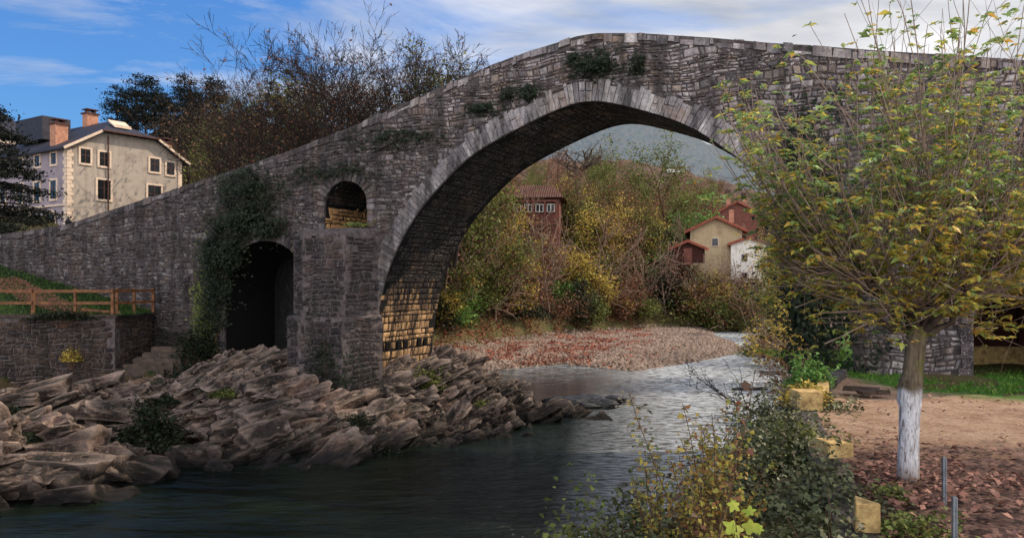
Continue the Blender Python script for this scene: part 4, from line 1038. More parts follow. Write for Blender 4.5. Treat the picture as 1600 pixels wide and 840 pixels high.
# ochre gable house + white side + shed
p = at(1076,350,100)
oh, orf = gable_house('ochre_house', (p.x+.2, 100, 2.0), -.25, 6.2, 12, 7.0, 1.5, M['ochre'], M['tile'], 'ochre gabled house with red brown tile roof above the river bend', .7)
chimney(orf, (5.0, 3.5), .6, .6, 8, 9.7)
mb = MB(); mb.box((3, -.04, 5.4), (.9, .1, 1.1)); w_ = mb.build('window', M['trim'], oh); mb = MB(); mb.box((3, -.08, 5.4), (.7, .1, .9)); mb.build('pane', M['glass'], w_)
p = at(1142,400,98)
wh, wrf = gable_house('white_annex', (p.x, 98, 0), -.25, 4.2, 6, 7.2, .7, M['white'], M['tile'], 'white walled annex standing against the ochre house', .4)
for z in (3.2, 5.4):
    mb = MB(); mb.box((1.6, -.04, z), (.7, .1, .9)); w_ = mb.build('window', M['shade_render'], wh); mb = MB(); mb.box((1.6, -.08, z), (.5, .1, .7)); mb.build('pane', M['glass'], w_)
p = at(1052,402,94)
sh_, srf = gable_house('garden_shed', (p.x, 94, p.z), -.3, 3.4, 3, 1.2, .75, M['brownwood'], M['tile'], 'small dark brown shed with tiled roof left of the ochre house', .45, z0=-.6)
mb = MB(); mb.box((1.7, -.04, .1), (.9, .08, 1.9)); mb.build('door', M['redwood'], sh_)
p = at(1112,350,125)
r2, rr2 = gable_house('red_roofed_house', (p.x, 122, p.z-2), -.1, 6, 7, 3.6, 1.6, M['redwood'], M['tile'], 'pinkish red house behind the ochre house', .5)
chimney(rr2, (2, 2), .7, .7, 4.4, 6.6); chimney(rr2, (4.4, 2), .7, .7, 4.2, 6.2)
p = at(925,362,104)
g2, gr2 = gable_house('cream_house', (p.x, 100, p.z-3), .1, 3.4, 6, 4.2, .8, M['white'], M['oldtile'], 'cream house half hidden by bushes right of the red house', .4)
for x in (.6, 2.0):
    mb = MB(); mb.box((x+.3, -.04, 3.2), (.6, .1, 1)); w_ = mb.build('window', M['shade_render'], g2); mb = MB(); mb.box((x+.3, -.08, 3.2), (.4, .1, .8)); mb.build('pane', M['glass'], w_)
p = at(1070,262,255)
fh, fr_ = gable_house('farm_shed', (p.x, 255, p.z-1), 1.45, 2.4, 5.5, 1.0, .4, M['white'], M['oldtile'], 'long white farm building on the far green field', .2, z0=-.4)
# garden wall below the white annex
gw = empty('garden_wall', (at(1118,440,98).x, 97.2, 0), -.2, label='rough grey stone wall below the white annex', cat='wall')
mb = MB(); mb.box((2.3, .25, .6), (5.2, .5, 4.4)); mb.build('wall_core', M['mortar'], gw)
V, Fc = stones(lambda a, b, h: (a, -h, b), -.3, 4.9, -1.6, 2.8, lambda a, b: True, .25, .45, .3, .8, (.04,.12)); obj_np('wall_stones', np.array(V), Fc, M['stone'], gw)
def hill_z(x, y): return 6+(55+6*math.sin(x*.02+.3)-.16*(x-60))*float(sstep(165, 480, y))+float(fbm(np.array(x*.015), np.array(y*.015), 0, 3))*5
# yellow building past the right opening
yh = empty('yellow_lodge', (13.2, 25.9, -.3), -.05, label='low ochre walled lodge in deep shade beyond the right end arch', cat='house')
mb = MB(); mb.box((6, .15, .36), (12, .3, .72)); mb.build('base_wall', M['yellow'], yh)
mb = MB(); mb.box((6, 1.2, .4), (12, .2, 4.4)); mb.build('back_wall', M['brownwood'], yh)
for i in range(5): mb = MB(); mb.box((.6+i*2.6, .16, 1.9), (.22, .2, 2.4)); mb.build('post', M['brownwood'], yh)
slab([(-.8,-1.0,2.9),(12.6,-1.0,2.9),(12.6,2.4,3.9),(-.8,2.4,3.9)], .15).build('roof', M['oldtile'], yh)

# ================================================================== RIVER WALL ON THE RIGHT BANK
wl = [(1.0,4.0),(2.5,6.0),(3.45,8),(4.35,11),(5.05,13.6),(5.7,15.7),(6.75,18.0),(7.6,19.6),(9.2,22.6)]
rwl = empty('river_wall', (0,0,0), label='ivy covered river wall along the right bank', cat='wall')
mb = MB()
for a, b in zip(wl[:-1], wl[1:]):
    a = Vector((a[0], a[1], 0)); b = Vector((b[0], b[1], 0)); mb.bar(a-Vector((0,0,1.7)), b-Vector((0,0,1.7)), .42, 3.5)
mb.build('wall_core', M['darkstone'], rwl)
def yblock(c, dims, rz, lab, jit=.02):
    import bmesh
    bm = bmesh.new(); bmesh.ops.create_cube(bm, size=1)
    bmesh.ops.bevel(bm, geom=bm.edges[:], offset=.035, segments=2, affect='EDGES')
    V = np.array([v.co[:] for v in bm.verts])*np.array(dims); Fc = [[v.index for v in f.verts] for f in bm.faces]; bm.free()
    V += fbm(V[:,0]*5+c[0], V[:,1]*5+c[1], V[:,2]*5, 3)[:,None]*.04
    o = obj_np('coping_block', V, Fc, M['yellow'], None, False, loc=c, label=lab, cat='stone block', group='yellow coping blocks on the river wall'); o.rotation_euler = (0, 0, rz); return o
yblock((4.4,11.0,.24), (.36,.42,.2), .12, 'yellow block on the river wall level with the whitewashed trunk')
yblock((3.52,8.0,.17), (.2,.3,.3), -.3, 'yellow block at the bottom edge of the photo, nearest of the wall blocks')
yblock((5.68,15.5,.24), (.5,.45,.34), .0, 'squat yellow block left of the tall curved one')
# curved tall yellow end of the wall
mb = MB()
pts = [(6.35,16.7),(6.7,17.4),(7.05,18.2),(7.3,19.0),(7.4,19.8)]
for i, (a, b) in enumerate(zip(pts[:-1], pts[1:])):
    z0 = .12+.05*i; z1 = .12+.05*(i+1); w = .13
    P = [(a[0]-w,a[1],-.3),(a[0]+w,a[1],-.3),(b[0]+w,b[1],-.3),(b[0]-w,b[1],-.3),(a[0]-w,a[1],z0),(a[0]+w,a[1],z0),(b[0]+w,b[1],z1),(b[0]-w,b[1],z1)]; mb.hexa(P)
mb.build('curved_wall_end', M['yellow'], label='taller curved yellow wall end behind the squat block', cat='wall')
# metal posts
for i, (px, d, lab) in enumerate([(1475,9.0,'thin grey metal post right of the whitewashed trunk, the farther one'), (1491,7.35,'thin grey metal post cut by the bottom edge of the photo')]):
    mb = MB(); x = at(px,0,d).x; mb.box((x, d, .25), (.035, .035, .58)); mb.box((x+.012, d-.02, .25), (.012, .012, .56)); mb.build('metal_post', M['metal'], label=lab, cat='post', group='metal posts in the leaf litter')
# stone slabs on the sand
mb = MB(); p = at(1345,612,18.4); mb.box((p.x, p.y, .06), (.75, .35, .08), -.5, .02); mb.box((p.x+.15, p.y-.3, .02), (.7, .25, .08), .2, .02); mb.build('stone_slab', M['step'], label='flat stone slabs lying on the sand by the wall end', cat='stone slab')

# ================================================================== THE NEAR TREE
tb = Vector((at(1418,755,10).x, 10, 0))
nt = empty('pollarded_tree', tb, label='pollarded tree with whitewashed trunk and sparse yellow green leaves', cat='tree')
def near_tree():
    pts = [(0,0,-.1),(.0,0,.05),(.01,0,.4),(.02,.0,.8),(.05,0,1.15),(.08,0,1.5),(.11,.0,1.78),(.15,.02,1.95)]
    rad = [.15,.13,.118,.12,.13,.12,.125,.105]; k = 20; V = []; Fc = []
    pi = np.linspace(0, len(pts)-1, 44); P = np.array(pts); 
    for i, u in enumerate(pi):
        c = [np.interp(u, range(len(pts)), P[:,j]) for j in range(3)]; r = np.interp(u, range(len(pts)), rad)
        for j in range(k):
            a = 2*math.pi*j/k; rr = r*(1+.12*float(vnoise(np.array(math.cos(a)*2.2+3), np.array(math.sin(a)*2.2), np.array(c[2]*1.3)))+.05*float(vnoise(np.array(a*4.), np.array(c[2]*3), 0.)))
            if c[2] > 1.0 and c[2] < 1.3 and math.cos(a) < -.3: rr += .03
            V.append((c[0]+rr*math.cos(a), c[1]+rr*math.sin(a), c[2]))
    for i in range(len(pi)-1):
        for j in range(k): Fc.append((i*k+j, i*k+(j+1) % k, (i+1)*k+(j+1) % k, (i+1)*k+j))
    obj_np('trunk', np.array(V), Fc, M['trunk'], nt, True)
    fork = Vector((.15,.02,1.86)); limbs = []
    knobs = [(-.55,-.15,2.45,.06),(-.3,.35,2.6,.055),(.3,-.2,2.95,.065),(.55,.3,2.7,.06),(1.0,-.1,2.75,.06),(.1,.15,2.15,.055),(-.1,-.35,2.2,.05),(.85,.6,2.45,.05),(-.65,.6,2.7,.05),(.4,-.6,2.4,.05)]
    mb = MB(); sk = []
    for (x, y, z, r) in knobs:
        K = Vector((x, y, z)); n = 7; pts = []; rads = []
        for i in range(n+1):
            f = i/n; q = fork.lerp(K, f); q.z += -.25*math.sin(f*math.pi)*(1 if z > 2.5 else 0); q += Vector((random.gauss(0,.025), random.gauss(0,.025), random.gauss(0,.02)))*(1 if 0 < i < n else 0)
            pts.append(q); rads.append(.05*(1-f)+r*.55*f)
        rads[-1] = r*1.0; rads[-2] = r*.85
        mb.tube(pts, rads, 8)
        # knob: lumpy head
        for _ in range(4): mb.tube([K+Vector((random.gauss(0,.04), random.gauss(0,.04), random.gauss(0,.04))) for _ in range(3)], [.04,.08,.02], 6)
        limbs.append(K)
    mb.build('limbs', M['bark'], nt, True)
    mb = MB(); tips = []
    def shoot(P0, D0, L, r0, curve, depth=0, leafy=.35):
        n = 9; P = P0.copy(); D = D0.normalized(); pts = [P.copy()]; rad = [r0]
        for i in range(n):
            D = (D+Vector((random.gauss(0,.07), random.gauss(0,.07), curve+random.gauss(0,.05)))).normalized(); P = P+D*L/n; pts.append(P.copy()); rad.append(r0*(1-.6*(i+1)/n))
        for i_, q_ in enumerate(pts):
            if q_.x < -2.45 or (q_.z < 3.5 and q_.x < -1.65+.12*(3.5-q_.z)) : break
        else: i_ = n+1
        if i_ < 3: return
        if i_ <= n: pts = pts[:i_]; rad = rad[:i_]; n = i_-1
        mb.tube(pts, rad, 5, cap=False)
        for i in range(2, n+1):
            f = i/n
            if f > leafy and random.random() < .62: tips.append((pts[i], D.copy(), f))
        if depth < 1 and L > .7 and n > 4:
            for _ in range(random.randint(1, 4) if n > 4 else 0):
                i = random.randint(2, n-2); sd = Vector((random.gauss(0,1), random.gauss(0,1), random.gauss(.2,.8))).normalized()
                shoot(pts[i], (D0.normalized()*.4+sd*.7), L*random.uniform(.3, .55), rad[i]*.6, curve*.8, depth+1, .15)
    for ki, K in enumerate(limbs):
        nsh = [24,22,26,24,30,14,14,18,18,18][ki]
        for s_ in range(nsh):
            a = random.uniform(0, 6.28); out = Vector((math.cos(a), math.sin(a)*.8, 0))
            bias = Vector((K.x-.15, K.y, 0)); bias = bias.normalized()*.55 if bias.length > .2 else Vector((0,0,0))
            el = random.uniform(-.25, 1.1); D = (out+bias+Vector((0,0,el))).normalized()
            L = random.uniform(1.0, 2.9)*(1 if K.z > 2.3 else .6)
            shoot(K+D*.05, D, L, random.uniform(.007, .014), random.uniform(.04, .17))
    # tall straight water shoots towards the top
    for s_ in range(75):
        K = random.choice([limbs[1],limbs[2],limbs[3],limbs[4],limbs[7],limbs[2]])
        D = Vector((random.gauss(0,.35), random.gauss(0,.3), 1)); shoot(K, D, random.uniform(2.0, 3.7), random.uniform(.008,.013), .05, 0, .3)
    for s_ in range(46):   # low drooping shoots on both sides
        K = random.choice([limbs[4],limbs[7],limbs[9],limbs[3],limbs[5],limbs[6],limbs[0]]); sx = -1 if K.x < 0 else 1
        D = Vector((sx, random.gauss(0,.6), random.uniform(-.35,.35))); shoot(K, D, random.uniform(1.2, 2.4), random.uniform(.007,.013), random.uniform(.0,.10), 0, .25)
    # big low arching shoots to the left
    for s_ in range(52):
        K = random.choice([limbs[0],limbs[1],limbs[1],limbs[8],limbs[8]])
        D = Vector((-1, random.gauss(0,.4), random.uniform(-.1,1.0))); shoot(K, D, random.uniform(1.5, 2.9), random.uniform(.008,.015), random.uniform(.02,.12))
    mb.build('shoots', M['twig'], nt, True)
    # compound leaves: leaflets along a drooping rachis
    C = []; Np = []; A = []; S = []
    for (P, D, f) in tips:
        if random.random() < .3: continue
        for _ in range(random.choice([1,1,1,2])):
            out = Vector((random.gauss(0,1), random.gauss(0,1), random.uniform(-.15,.5))).normalized(); L = random.uniform(.07, .2)
            base = P+out*.05; nl = random.choice([5,5,7]); sd = out.cross(Vector((0,0,1))).normalized()
            for q in range(nl):
                k = (q-(nl-1)/2)/(nl-1)*2; dirn = (out*(1-.75*abs(k))+sd*k*.9+Vector((0,0,-.35-random.random()*.25))).normalized()
                ll = L*(1-.3*abs(k))*random.uniform(.7, 1.1)
                C.append(base+out*L*.35+dirn*ll*.5); A.append(dirn); nv = (Vector((0,0,1))+Vector((random.gauss(0,.35), random.gauss(0,.35), 0))); Np.append(nv.normalized()); S.append(ll)
    C = np.array([tuple(c) for c in C]); A = np.array([tuple(c) for c in A]); Np = np.array([tuple(c) for c in Np]); S = np.array(S)
    hi = (C[:,2] > 3.4+fbm(C[:,0], C[:,1])*.8)&(rng.random(len(C)) < .6)
    for nm, k, m in (('foliage', ~hi, 'L_main'), ('upper_foliage', hi, 'L_green')):
        V, Fq = leaf_np(C[k], S[k], .38, fold=.06, droop=.12, N=Np[k], A=A[k]); obj_np(nm, V, Fq, M[m], nt)
    print('near tree leaves', len(C))
near_tree()

# ================================================================== FOREGROUND SHRUBS
def bush_pts(n, dims, hollow=.5, lump=.35, seed=0):
    d = rand_unit(n); r = hollow+(1-hollow)*rng.random(n)**.5
    k = 1+lump*fbm(d[:,0]*2.2+seed, d[:,1]*2.2, d[:,2]*2.2, 3); P = d*(r*k)[:,None]
    P[:,2] = np.abs(P[:,2]) ; return P*np.array(dims)
def undergrowth(loc, dims, n, size, mat, lab, seed, stems=14, group='brambles and ivy on the right bank', name='undergrowth_bush', cat='bush'):
    r = empty(name, loc, label=lab, cat=cat, group=group)
    P = bush_pts(n, dims, .45, .5, seed); leaves('foliage', P, rng.uniform(size*.6, size*1.4, n), mat, r, aspect=.6, up=.5)
    mb = MB()
    for i in range(stems):
        q = P[rng.integers(n)]*1.15; mb.tube([(q[0]*.15, q[1]*.15, -.3), (q[0]*.6, q[1]*.6, q[2]*.7), tuple(q)], [.012,.008,.003], 3)
    mb.build('stems', M['brownTwig'], r); return r
ug = [((3.0,7.4,-.75),(.75,.9,.85),'nearest dark bramble mound beside the lowest yellow block'),
      ((2.35,7.0,-1.15),(.8,.8,.9),'bramble mound at the bottom edge left of the nearest one'),
      ((1.6,7.2,-1.6),(.75,.9,.95),'grey green shrub at the bottom edge over the water'),
      ((3.3,9.2,-.85),(.8,.9,.95),'ivy mound below the middle yellow block, river side'),
      ((2.5,9.2,-1.6),(.85,1,1.1),'dark bush beneath the sapling'),
      ((3.9,11.8,-.95),(.75,1.1,1.0),'ivy mound left of the middle yellow block'),
      ((3.2,11.5,-1.9),(.8,1.1,1.1),'olive bush on the slope behind the sapling'),
      ((4.75,13.4,-.85),(.75,1.2,1.05),'dark ivy mound between the middle and squat yellow blocks'),
      ((4.1,13.8,-1.9),(.8,1.2,1.1),'yellowish bush at the water edge below the ivy mounds'),
      ((5.6,14.7,-1.35),(.8,.9,1.05),'ivy mound just in front of the squat yellow block'),
      ((5.2,16.0,-1.7),(.8,1.2,1.1),'bush on the river side of the squat yellow block'),
      ((1.0,7.6,-2.2),(.7,.9,.9),'low shrub at the far left of the bank growth'),
      ((6.1,18.2,-1.6),(.9,1.4,1.3),'dark bush below the curved yellow wall end'),
      ((3.75,9.4,-.58),(.4,.8,.6),'ivy draped over the wall top between the nearest and middle yellow blocks'),
      ((4.65,12.4,-.55),(.4,.8,.62),'ivy draped over the wall top just past the middle yellow block'),
      ((5.3,14.0,-.75),(.35,.7,.6),'ivy draped over the wall top nearer than the squat yellow block'),
      ((6.6,16.5,-.6),(.4,.7,.6),'ivy at the foot of the curved yellow wall end'),
      ((1.15,6.6,-1.2),(.55,.6,.6),'grey green shrub at the bottom edge, leftmost of the near growth'),
      ((1.6,9.0,-2.0),(.7,.9,.9),'olive shrub over the water beneath the left sapling'),
      ((.95,9.6,-1.9),(.6,.65,1.35),'grey green shrub at the bottom edge, farthest out over the river'),
      ((1.65,9.9,-1.8),(.6,.7,1.5),'dull green shrub in front of the left sapling'),
      ((2.4,10.3,-1.7),(.6,.75,1.45),'olive shrub between the sapling and the ivy mounds'),
      ((2.9,6.2,-.75),(.7,.7,.8),'bramble at the bottom edge right of the lime leaves'),
      ((1.9,5.9,-1.3),(.7,.6,.9),'bramble at the bottom edge under the lime leaves')]
for i, (p, d, lab) in enumerate(ug):
    d = (d[0]*1.3, d[1]*1.25, d[2]*1.12)
    m = ['L_ivy','L_ivy','L_ivy','L_ivy','L_olive'][i % 5]
    undergrowth(p, d, int(4200*d[0]/.8), .075 if i < 8 else .09, M[m], lab, i*3.1)
undergrowth((at(1292,590,18.3).x-.3, 18.6, .05), (.55,.5,.62), 1300, .09, M['L_bright'], 'bright green leafy bush behind the squat yellow block', 5.5, group='bushes by the bridge abutment')
undergrowth((at(1262,612,16.8).x, 16.9, -.1), (.5,.4,.42), 900, .1, M['L_ochre'], 'straw coloured dry grass tuft above the squat yellow block', 6.5, group='bushes by the bridge abutment')
undergrowth((at(1385,752,9.4).x, 9.3, -.08), (.3,.3,.24), 600, .06, M['L_olive'], 'small green weed tuft left of the whitewashed trunk base', 7.5, group='weeds in the leaf litter', name='weed_tuft', cat='weed')
undergrowth((at(1432,810,7.9).x, 7.9, -.1), (.42,.4,.32), 900, .06, M['L_olive'], 'larger yellow green weed tuft at the bottom edge', 8.5, group='weeds in the leaf litter', name='weed_tuft', cat='weed')
undergrowth((at(1370,790,8.3).x, 8.3, -.1), (.3,.3,.26), 400, .06, M['L_ivy'], 'dull weed tuft beside the nearest yellow block', 9.5, group='weeds in the leaf litter', name='weed_tuft', cat='weed')
def sapling(loc, nst, H, spread, mat, lab, lsize, nleaf, name='sapling', lean=(0,0)):
    r = empty(name, loc, label=lab, cat='shrub'); mb = MB(); C = []
    for i in range(nst):
        D = Vector((random.gauss(lean[0], spread), random.gauss(lean[1], spread), 1)).normalized(); h = H*random.uniform(.55, 1); n = 9; P = Vector((random.gauss(0,.08), random.gauss(0,.08), 0)); pts = [P.copy()]
        for j in range(n): D = (D+Vector((random.gauss(0,.06), random.gauss(0,.06), .04))).normalized(); P = P+D*h/n; pts.append(P.copy())
        mb.tube(pts, [.009*(1-.7*j/n) for j in range(n+1)], 4, cap=False)
        for _ in range(nleaf):
            u = random.uniform(.25, 1)*n; a = min(int(u), n-1); q = pts[a].lerp(pts[a+1], u-a)
            o = Vector((random.gauss(0,1), random.gauss(0,1), random.gauss(.2,.5))).normalized()*random.uniform(.03, .16); 
            if random.random() < .3: mb.tube([q, q+o], [.003,.002], 3, cap=False)
            C.append(tuple(q+o))
    mb.build('stems', M['brownTwig'], r); leaves('foliage', np.array(C), rng.uniform(lsize*.6, lsize*1.3, len(C)), mat, r, aspect=.7, up=.4, droop=.15); return r
sapling((at(1140,840,7.6).x, 7.8, -.9), 20, 2.45, .13, M['L_sap'], 'slender multi-stemmed sapling with yellow and russet leaves over the water', .058, 95, lean=(-.06,0))
sapling((at(1070,840,8.6).x, 8.8, -1.5), 16, 2.3, .15, M['L_sap'], 'leafy olive and yellow sapling left of the tallest one', .058, 95, lean=(-.06,.0))
sapling((at(985,860,8.5).x, 8.6, -1.5), 14, 1.5, .3, M['L_ivy'], 'low grey green sapling at the left edge of the bank growth', .065, 90)
sapling((at(1115,850,6.6).x, 6.9, -.9), 3, 2.75, .05, M['L_rust'], 'two tall thin stems with hanging reddish leaves', .09, 14)
# big lime leaves close to the camera
def lobed(name, loc, n, spread, size, lab):
    r = empty(name, loc, label=lab, cat='shrub'); V = []; Fc = []; mb = MB()
    for i in range(n):
        c = Vector((random.gauss(0, spread), random.gauss(0, spread), random.uniform(.1, .75))); az = random.uniform(0, 6.28); s_ = size*random.uniform(.6, 1.2)
        nrm = Vector((random.gauss(0,.4), random.gauss(-.6,.3), 1)).normalized(); a = nrm.cross(Vector((math.cos(az), math.sin(az), 0))).normalized(); b = nrm.cross(a)
        k = len(V); V.append(tuple(c)); 
        for j in range(20):
            th_ = 2*math.pi*j/20; rr = s_*(1.05,.82,.55,.82)[j % 4]*(1-.25*math.cos(th_))*random.uniform(.92, 1.08); q = c+a*rr*math.cos(th_)+b*rr*math.sin(th_)-nrm*.12*rr; V.append(tuple(q))
        for j in range(20): Fc.append((k, k+1+j, k+1+(j+1) % 20))
        mb.tube([(0,0,-.2), (c.x*.6, c.y*.6, c.z*.5), tuple(c)], [.008,.006,.003], 3)
    obj_np('foliage', np.array(V), Fc, M['L_lime'], r); mb.build('stems', M['brownTwig'], r)
lobed('lime_shrub', (at(1172,820,6).x, 6.1, .12), 20, .1, .062, 'young plant with big lobed lime yellow leaves at the bottom edge')

# ================================================================== IVY ON THE BRIDGE
def ivy(name, ctrs, n, size, mat, lab, thick=.3, group='ivy and weeds rooted in the bridge masonry', t0=-.05):
    C = []
    for (px, py, rx, ry, wt) in ctrs:
        m = int(n*wt); s0, z0 = Bp(px, py, t0); sc = Bd(s0)/F
        a = rng.normal(size=(m, 2))*.5; k = 1+.6*fbm(a[:,0]*2+px, a[:,1]*2, 0, 3)
        S = s0+a[:,0]*rx*sc*1.2*k; Z = z0+a[:,1]*ry*sc*k
        T = t0-np.abs(rng.normal(size=m))*thick*np.exp(-(a**2).sum(1)); C.append(np.stack([S*U.x+T*NN.x, BD+S*U.y+T*NN.y, Z], 1))
    C = np.concatenate(C); o = C.mean(0)
    r = empty(name, o, label=lab, cat='ivy', group=group)
    Np = rand_unit(len(C))*.7+np.array([-NN.x, -NN.y, .5]); Np /= np.linalg.norm(Np, axis=1)[:,None]
    V, Fq = leaf_np(C-o, rng.uniform(size*.6, size*1.3, len(C)), .7, N=Np); obj_np('foliage', V, Fq, mat, r)
    mb = MB()
    for i in range(12):
        q = Vector(C[rng.integers(len(C))]-o); mb.tube([q*.3+Vector((0,0,-.1)), q], [.02,.006], 3)
    mb.build('stems', M['darktwig'], r)
ivy('ivy', [(392,300,50,40,.22),(385,345,52,30,.22),(345,400,26,60,.26),(340,470,20,50,.14),(430,358,34,18,.06),(372,395,18,40,.1)], 9500, .12, M['L_dark'], 'large dark ivy curtain hanging over the left side of the side arch', .55)
ivy('ivy', [(322,500,20,70,1)], 2200, .1, M['L_olive'], 'narrow green creeper on the wall left of the side arch base', .35)
ivy('ivy', [(925,105,26,18,.6),(945,100,14,12,.4)], 900, .12, M['L_dark'], 'round dark shrub clump above the crown of the arch', .3)
ivy('ivy', [(998,104,10,16,1)], 300, .11, M['L_dark'], 'small weed right of the round clump above the arch', .2)
ivy('ivy', [(898,92,10,8,1)], 200, .1, M['L_dark'], 'tiny weed left of the round clump above the arch', .2)
ivy('ivy', [(826,148,13,11,1)], 300, .11, M['L_dark'], 'weed tuft low on the left haunch just above the voussoirs', .22)
ivy('ivy', [(795,150,10,12,1)], 220, .1, M['L_dark'], 'weed tuft left of the low haunch tuft', .22)
ivy('ivy', [(755,170,22,10,1)], 420, .11, M['L_dark'], 'flat dark weed on the masonry left of the arch shoulder', .2)
ivy('ivy', [(560,352,16,5,1)], 260, .08, M['L_olive'], 'weeds growing on the sill of the small round arch', .25)
ivy('ivy', [(520,270,90,18,.5),(620,215,90,18,.5)], 1500, .1, M['L_dark'], 'thin band of dark creeper along the left ramp parapet', .12)
ivy('ivy', [(1262,320,28,120,.4),(1262,440,30,100,.35),(1320,420,50,110,.25)], 15000, .15, M['L_dark'], 'tall dark ivy covering the right leg of the main arch', .7)
ivy('ivy', [(540,600,30,50,.4),(500,570,24,60,.6)], 1000, .1, M['L_dark'], 'dark creeper on the foot of the buttress', .12, t0=-1.7)
def bush_at(px, py, d, dims, n, size, mat, lab, seed, group, name='bush'):
    p = at(px, py, d); return undergrowth(p, dims, n, size, mat, lab, seed, 16, group, name)
bush_at(235,700,24.6,(1.0,.8,1.35),2600,.12,M['L_dark'],'dark green ivy mound on the crest between the left rocks',1.1,'bushes on the left bank')
bush_at(660,608,31.0,(.95,.6,.75),1500,.12,M['L_olive'],'green bush on the rocks at the pier foot',2.1,'bushes on the left bank')
bush_at(300,600,32.4,(1.0,.7,.8),2200,.12,M['L_dark'],'dark bush right of the lower stone stairs',3.1,'bushes on the left bank')
bush_at(308,560,34,(.9,.7,1.2),2200,.12,M['L_dark'],'dark bush against the wall right of the stairs',4.1,'bushes on the left bank')
bush_at(60,625,31.6,(2.2,.8,.45),2200,.1,M['L_olive'],'low grassy growth on the mossy bank below the terrace wall',5.1,'bushes on the left bank')
bush_at(112,565,32.9,(.5,.2,.5),500,.09,M['L_ochre'],'yellow weed hanging on the retaining wall',6.1,'bushes on the left bank')
bush_at(95,500,32.9,(1.6,.25,.35),1300,.1,M['L_dark'],'dark creeper spilling over the retaining wall top',6.7,'bushes on the left bank')
bush_at(430,700,26.2,(.9,.5,.45),1100,.09,M['L_olive'],'yellow green reeds at the water edge between the rocks',7.1,'bushes on the left bank')
bush_at(590,720,25.8,(.0001+.7,.4,.5),700,.09,M['L_dark'],'dark moss tuft low on the rocks in front of the pier',8.1,'bushes on the left bank')

for i, (px, py, d, sx, sz_, m, lab) in enumerate([(140,690,23.5,.7,.35,'L_dark','dark moss patch across the left rocks above the corner'),(395,610,29,.8,.4,'L_dark','dark weeds in a crevice below the side arch'),
    (420,660,27,.6,.35,'L_olive','olive weeds on the middle rocks'),(500,600,30.4,.6,.4,'L_dark','dark weeds at the left foot of the buttress'),(440,590,30,1.0,.5,'L_dark','broad dark weeds on the rocks under the side arch'),(330,610,29.5,.8,.45,'L_dark','dark bush on the rocks right of the stone stairs'),
    (560,690,27,.6,.35,'L_dark','dark weeds in a cleft of the rocks near the water in front of the pier'),(20,650,26,.8,.4,'L_dark','dark weeds on top of the leftmost rocks'),(760,625,31,.5,.25,'L_olive','olive weeds at the right end of the pale ledge'),(250,640,28,.7,.35,'L_dark','dark weeds on the rock crest left of the ivy mound'),
    (610,650,29.2,.5,.3,'L_dark','dark tuft on the ledge in front of the pier'),(350,640,28,.6,.3,'L_olive','thin olive tuft halfway up the middle rocks'),(40,690,23,.5,.25,'L_dark','small dark tuft on the leftmost rocks'),(300,690,26,.5,.3,'L_dark','dark tuft low in the gap between the left rocks')]):
    p = at(px, py, d); z = float(rock_h(np.array([p.x]), np.array([d]))[0]); undergrowth((p.x, d, z-.02), (sx, sx*.7, sz_), 1000, .08, M[m], lab, 20+i, 8, 'weeds on the river rocks', 'weed_tuft', 'weed')
# ================================================================== TREES BEYOND
def far_tree(kind, H, Rr, n, ls, mat, bark, lab, cat='tree', kids=(9,5), trunk=.3, ang=(.8,.7), low=.15, dens=1, lv=2):
    sk = skeleton((0,0,-.5), (0,0,1), H*.92, trunk, lv, dict(wob=.06, trop=[.05,.03,.0], kids=list(kids)+[3], start=[low,.25,.3], ang=list(ang), lr=[Rr/H*1.15,.5,.5], rr=.5, rmin=.02, segs=7))
    tr = skel_mesh('trunk', sk, bark)
    parts = [tr]
    if n:
        B = tip_points(sk, lv, max(1, n//max(1, sum(1 for q in sk if q[2] >= lv))//7+1), Rr*.07)
        idx = rng.integers(len(B), size=n); C = B[idx]+rng.normal(size=(n,3))*ls*2.0*np.array([1,1,.8])
        # clumps
        parts.append(leaves('crown', C, rng.uniform(ls*.6, ls*1.4, n), mat, aspect=.75, up=.3))
    proto(kind, parts, lab, cat)
def far_bush(kind, H, Rr, n, ls, mat, bark, lab):
    # many lumpy clumps: cluster centres over a dome
    k = 26; cc = bush_pts(k, (Rr, Rr, H), .35, .4, H); cc[:,2] = cc[:,2]*.85
    idx = rng.integers(k, size=n); C = cc[idx]+rng.normal(size=(n,3))*Rr*.17*np.array([1,1,.8])
    lf = leaves('crown', C, rng.uniform(ls*.6, ls*1.4, n), mat, aspect=.75, up=.4)
    mb = MB()
    for c in cc:
        m = Vector((c[0]*.3, c[1]*.3, c[2]*.5)); mb.tube([(0,0,-.6), m, Vector(c)], [.09,.05,.02], 4)
        for _ in range(7):
            q = Vector(c)+Vector((random.gauss(0,1), random.gauss(0,1), random.gauss(.4,.8)))*Rr*.22; mb.tube([m.lerp(Vector(c),.6), q], [.02,.008], 3)
    proto(kind, [mb.build('trunk', bark), lf], lab, 'bush')
far_bush('olive_bush', 4, 2.6, 2600, .2, M['L_olive'], M['brownTwig'], 'olive green bush')
far_bush('ochre_bush', 4.5, 2.6, 2200, .2, M['L_ochre'], M['brownTwig'], 'yellow ochre autumn bush')
far_bush('rust_bush', 3.6, 2.8, 1700, .18, M['L_rust'], M['brownTwig'], 'rusty brown autumn bush')
far_bush('dark_bush', 4, 2.8, 2800, .2, M['L_dark'], M['darktwig'], 'dark evergreen bush')
far_bush('green_bush', 5, 2.4, 2800, .2, M['L_bright'], M['brownTwig'], 'fresh green bush')
far_tree('bare_thicket', 5.5, 3, 500, .16, M['L_rust'], M['twig'], 'bare grey twiggy thicket', 'bush', kids=(14,7), trunk=.09, low=.05, ang=(.9,.7), lv=2)
far_tree('autumn_tree', 9, 4, 3000, .24, M['L_ochre'], M['brownTwig'], 'tall yellowing tree', kids=(12,6), trunk=.22)
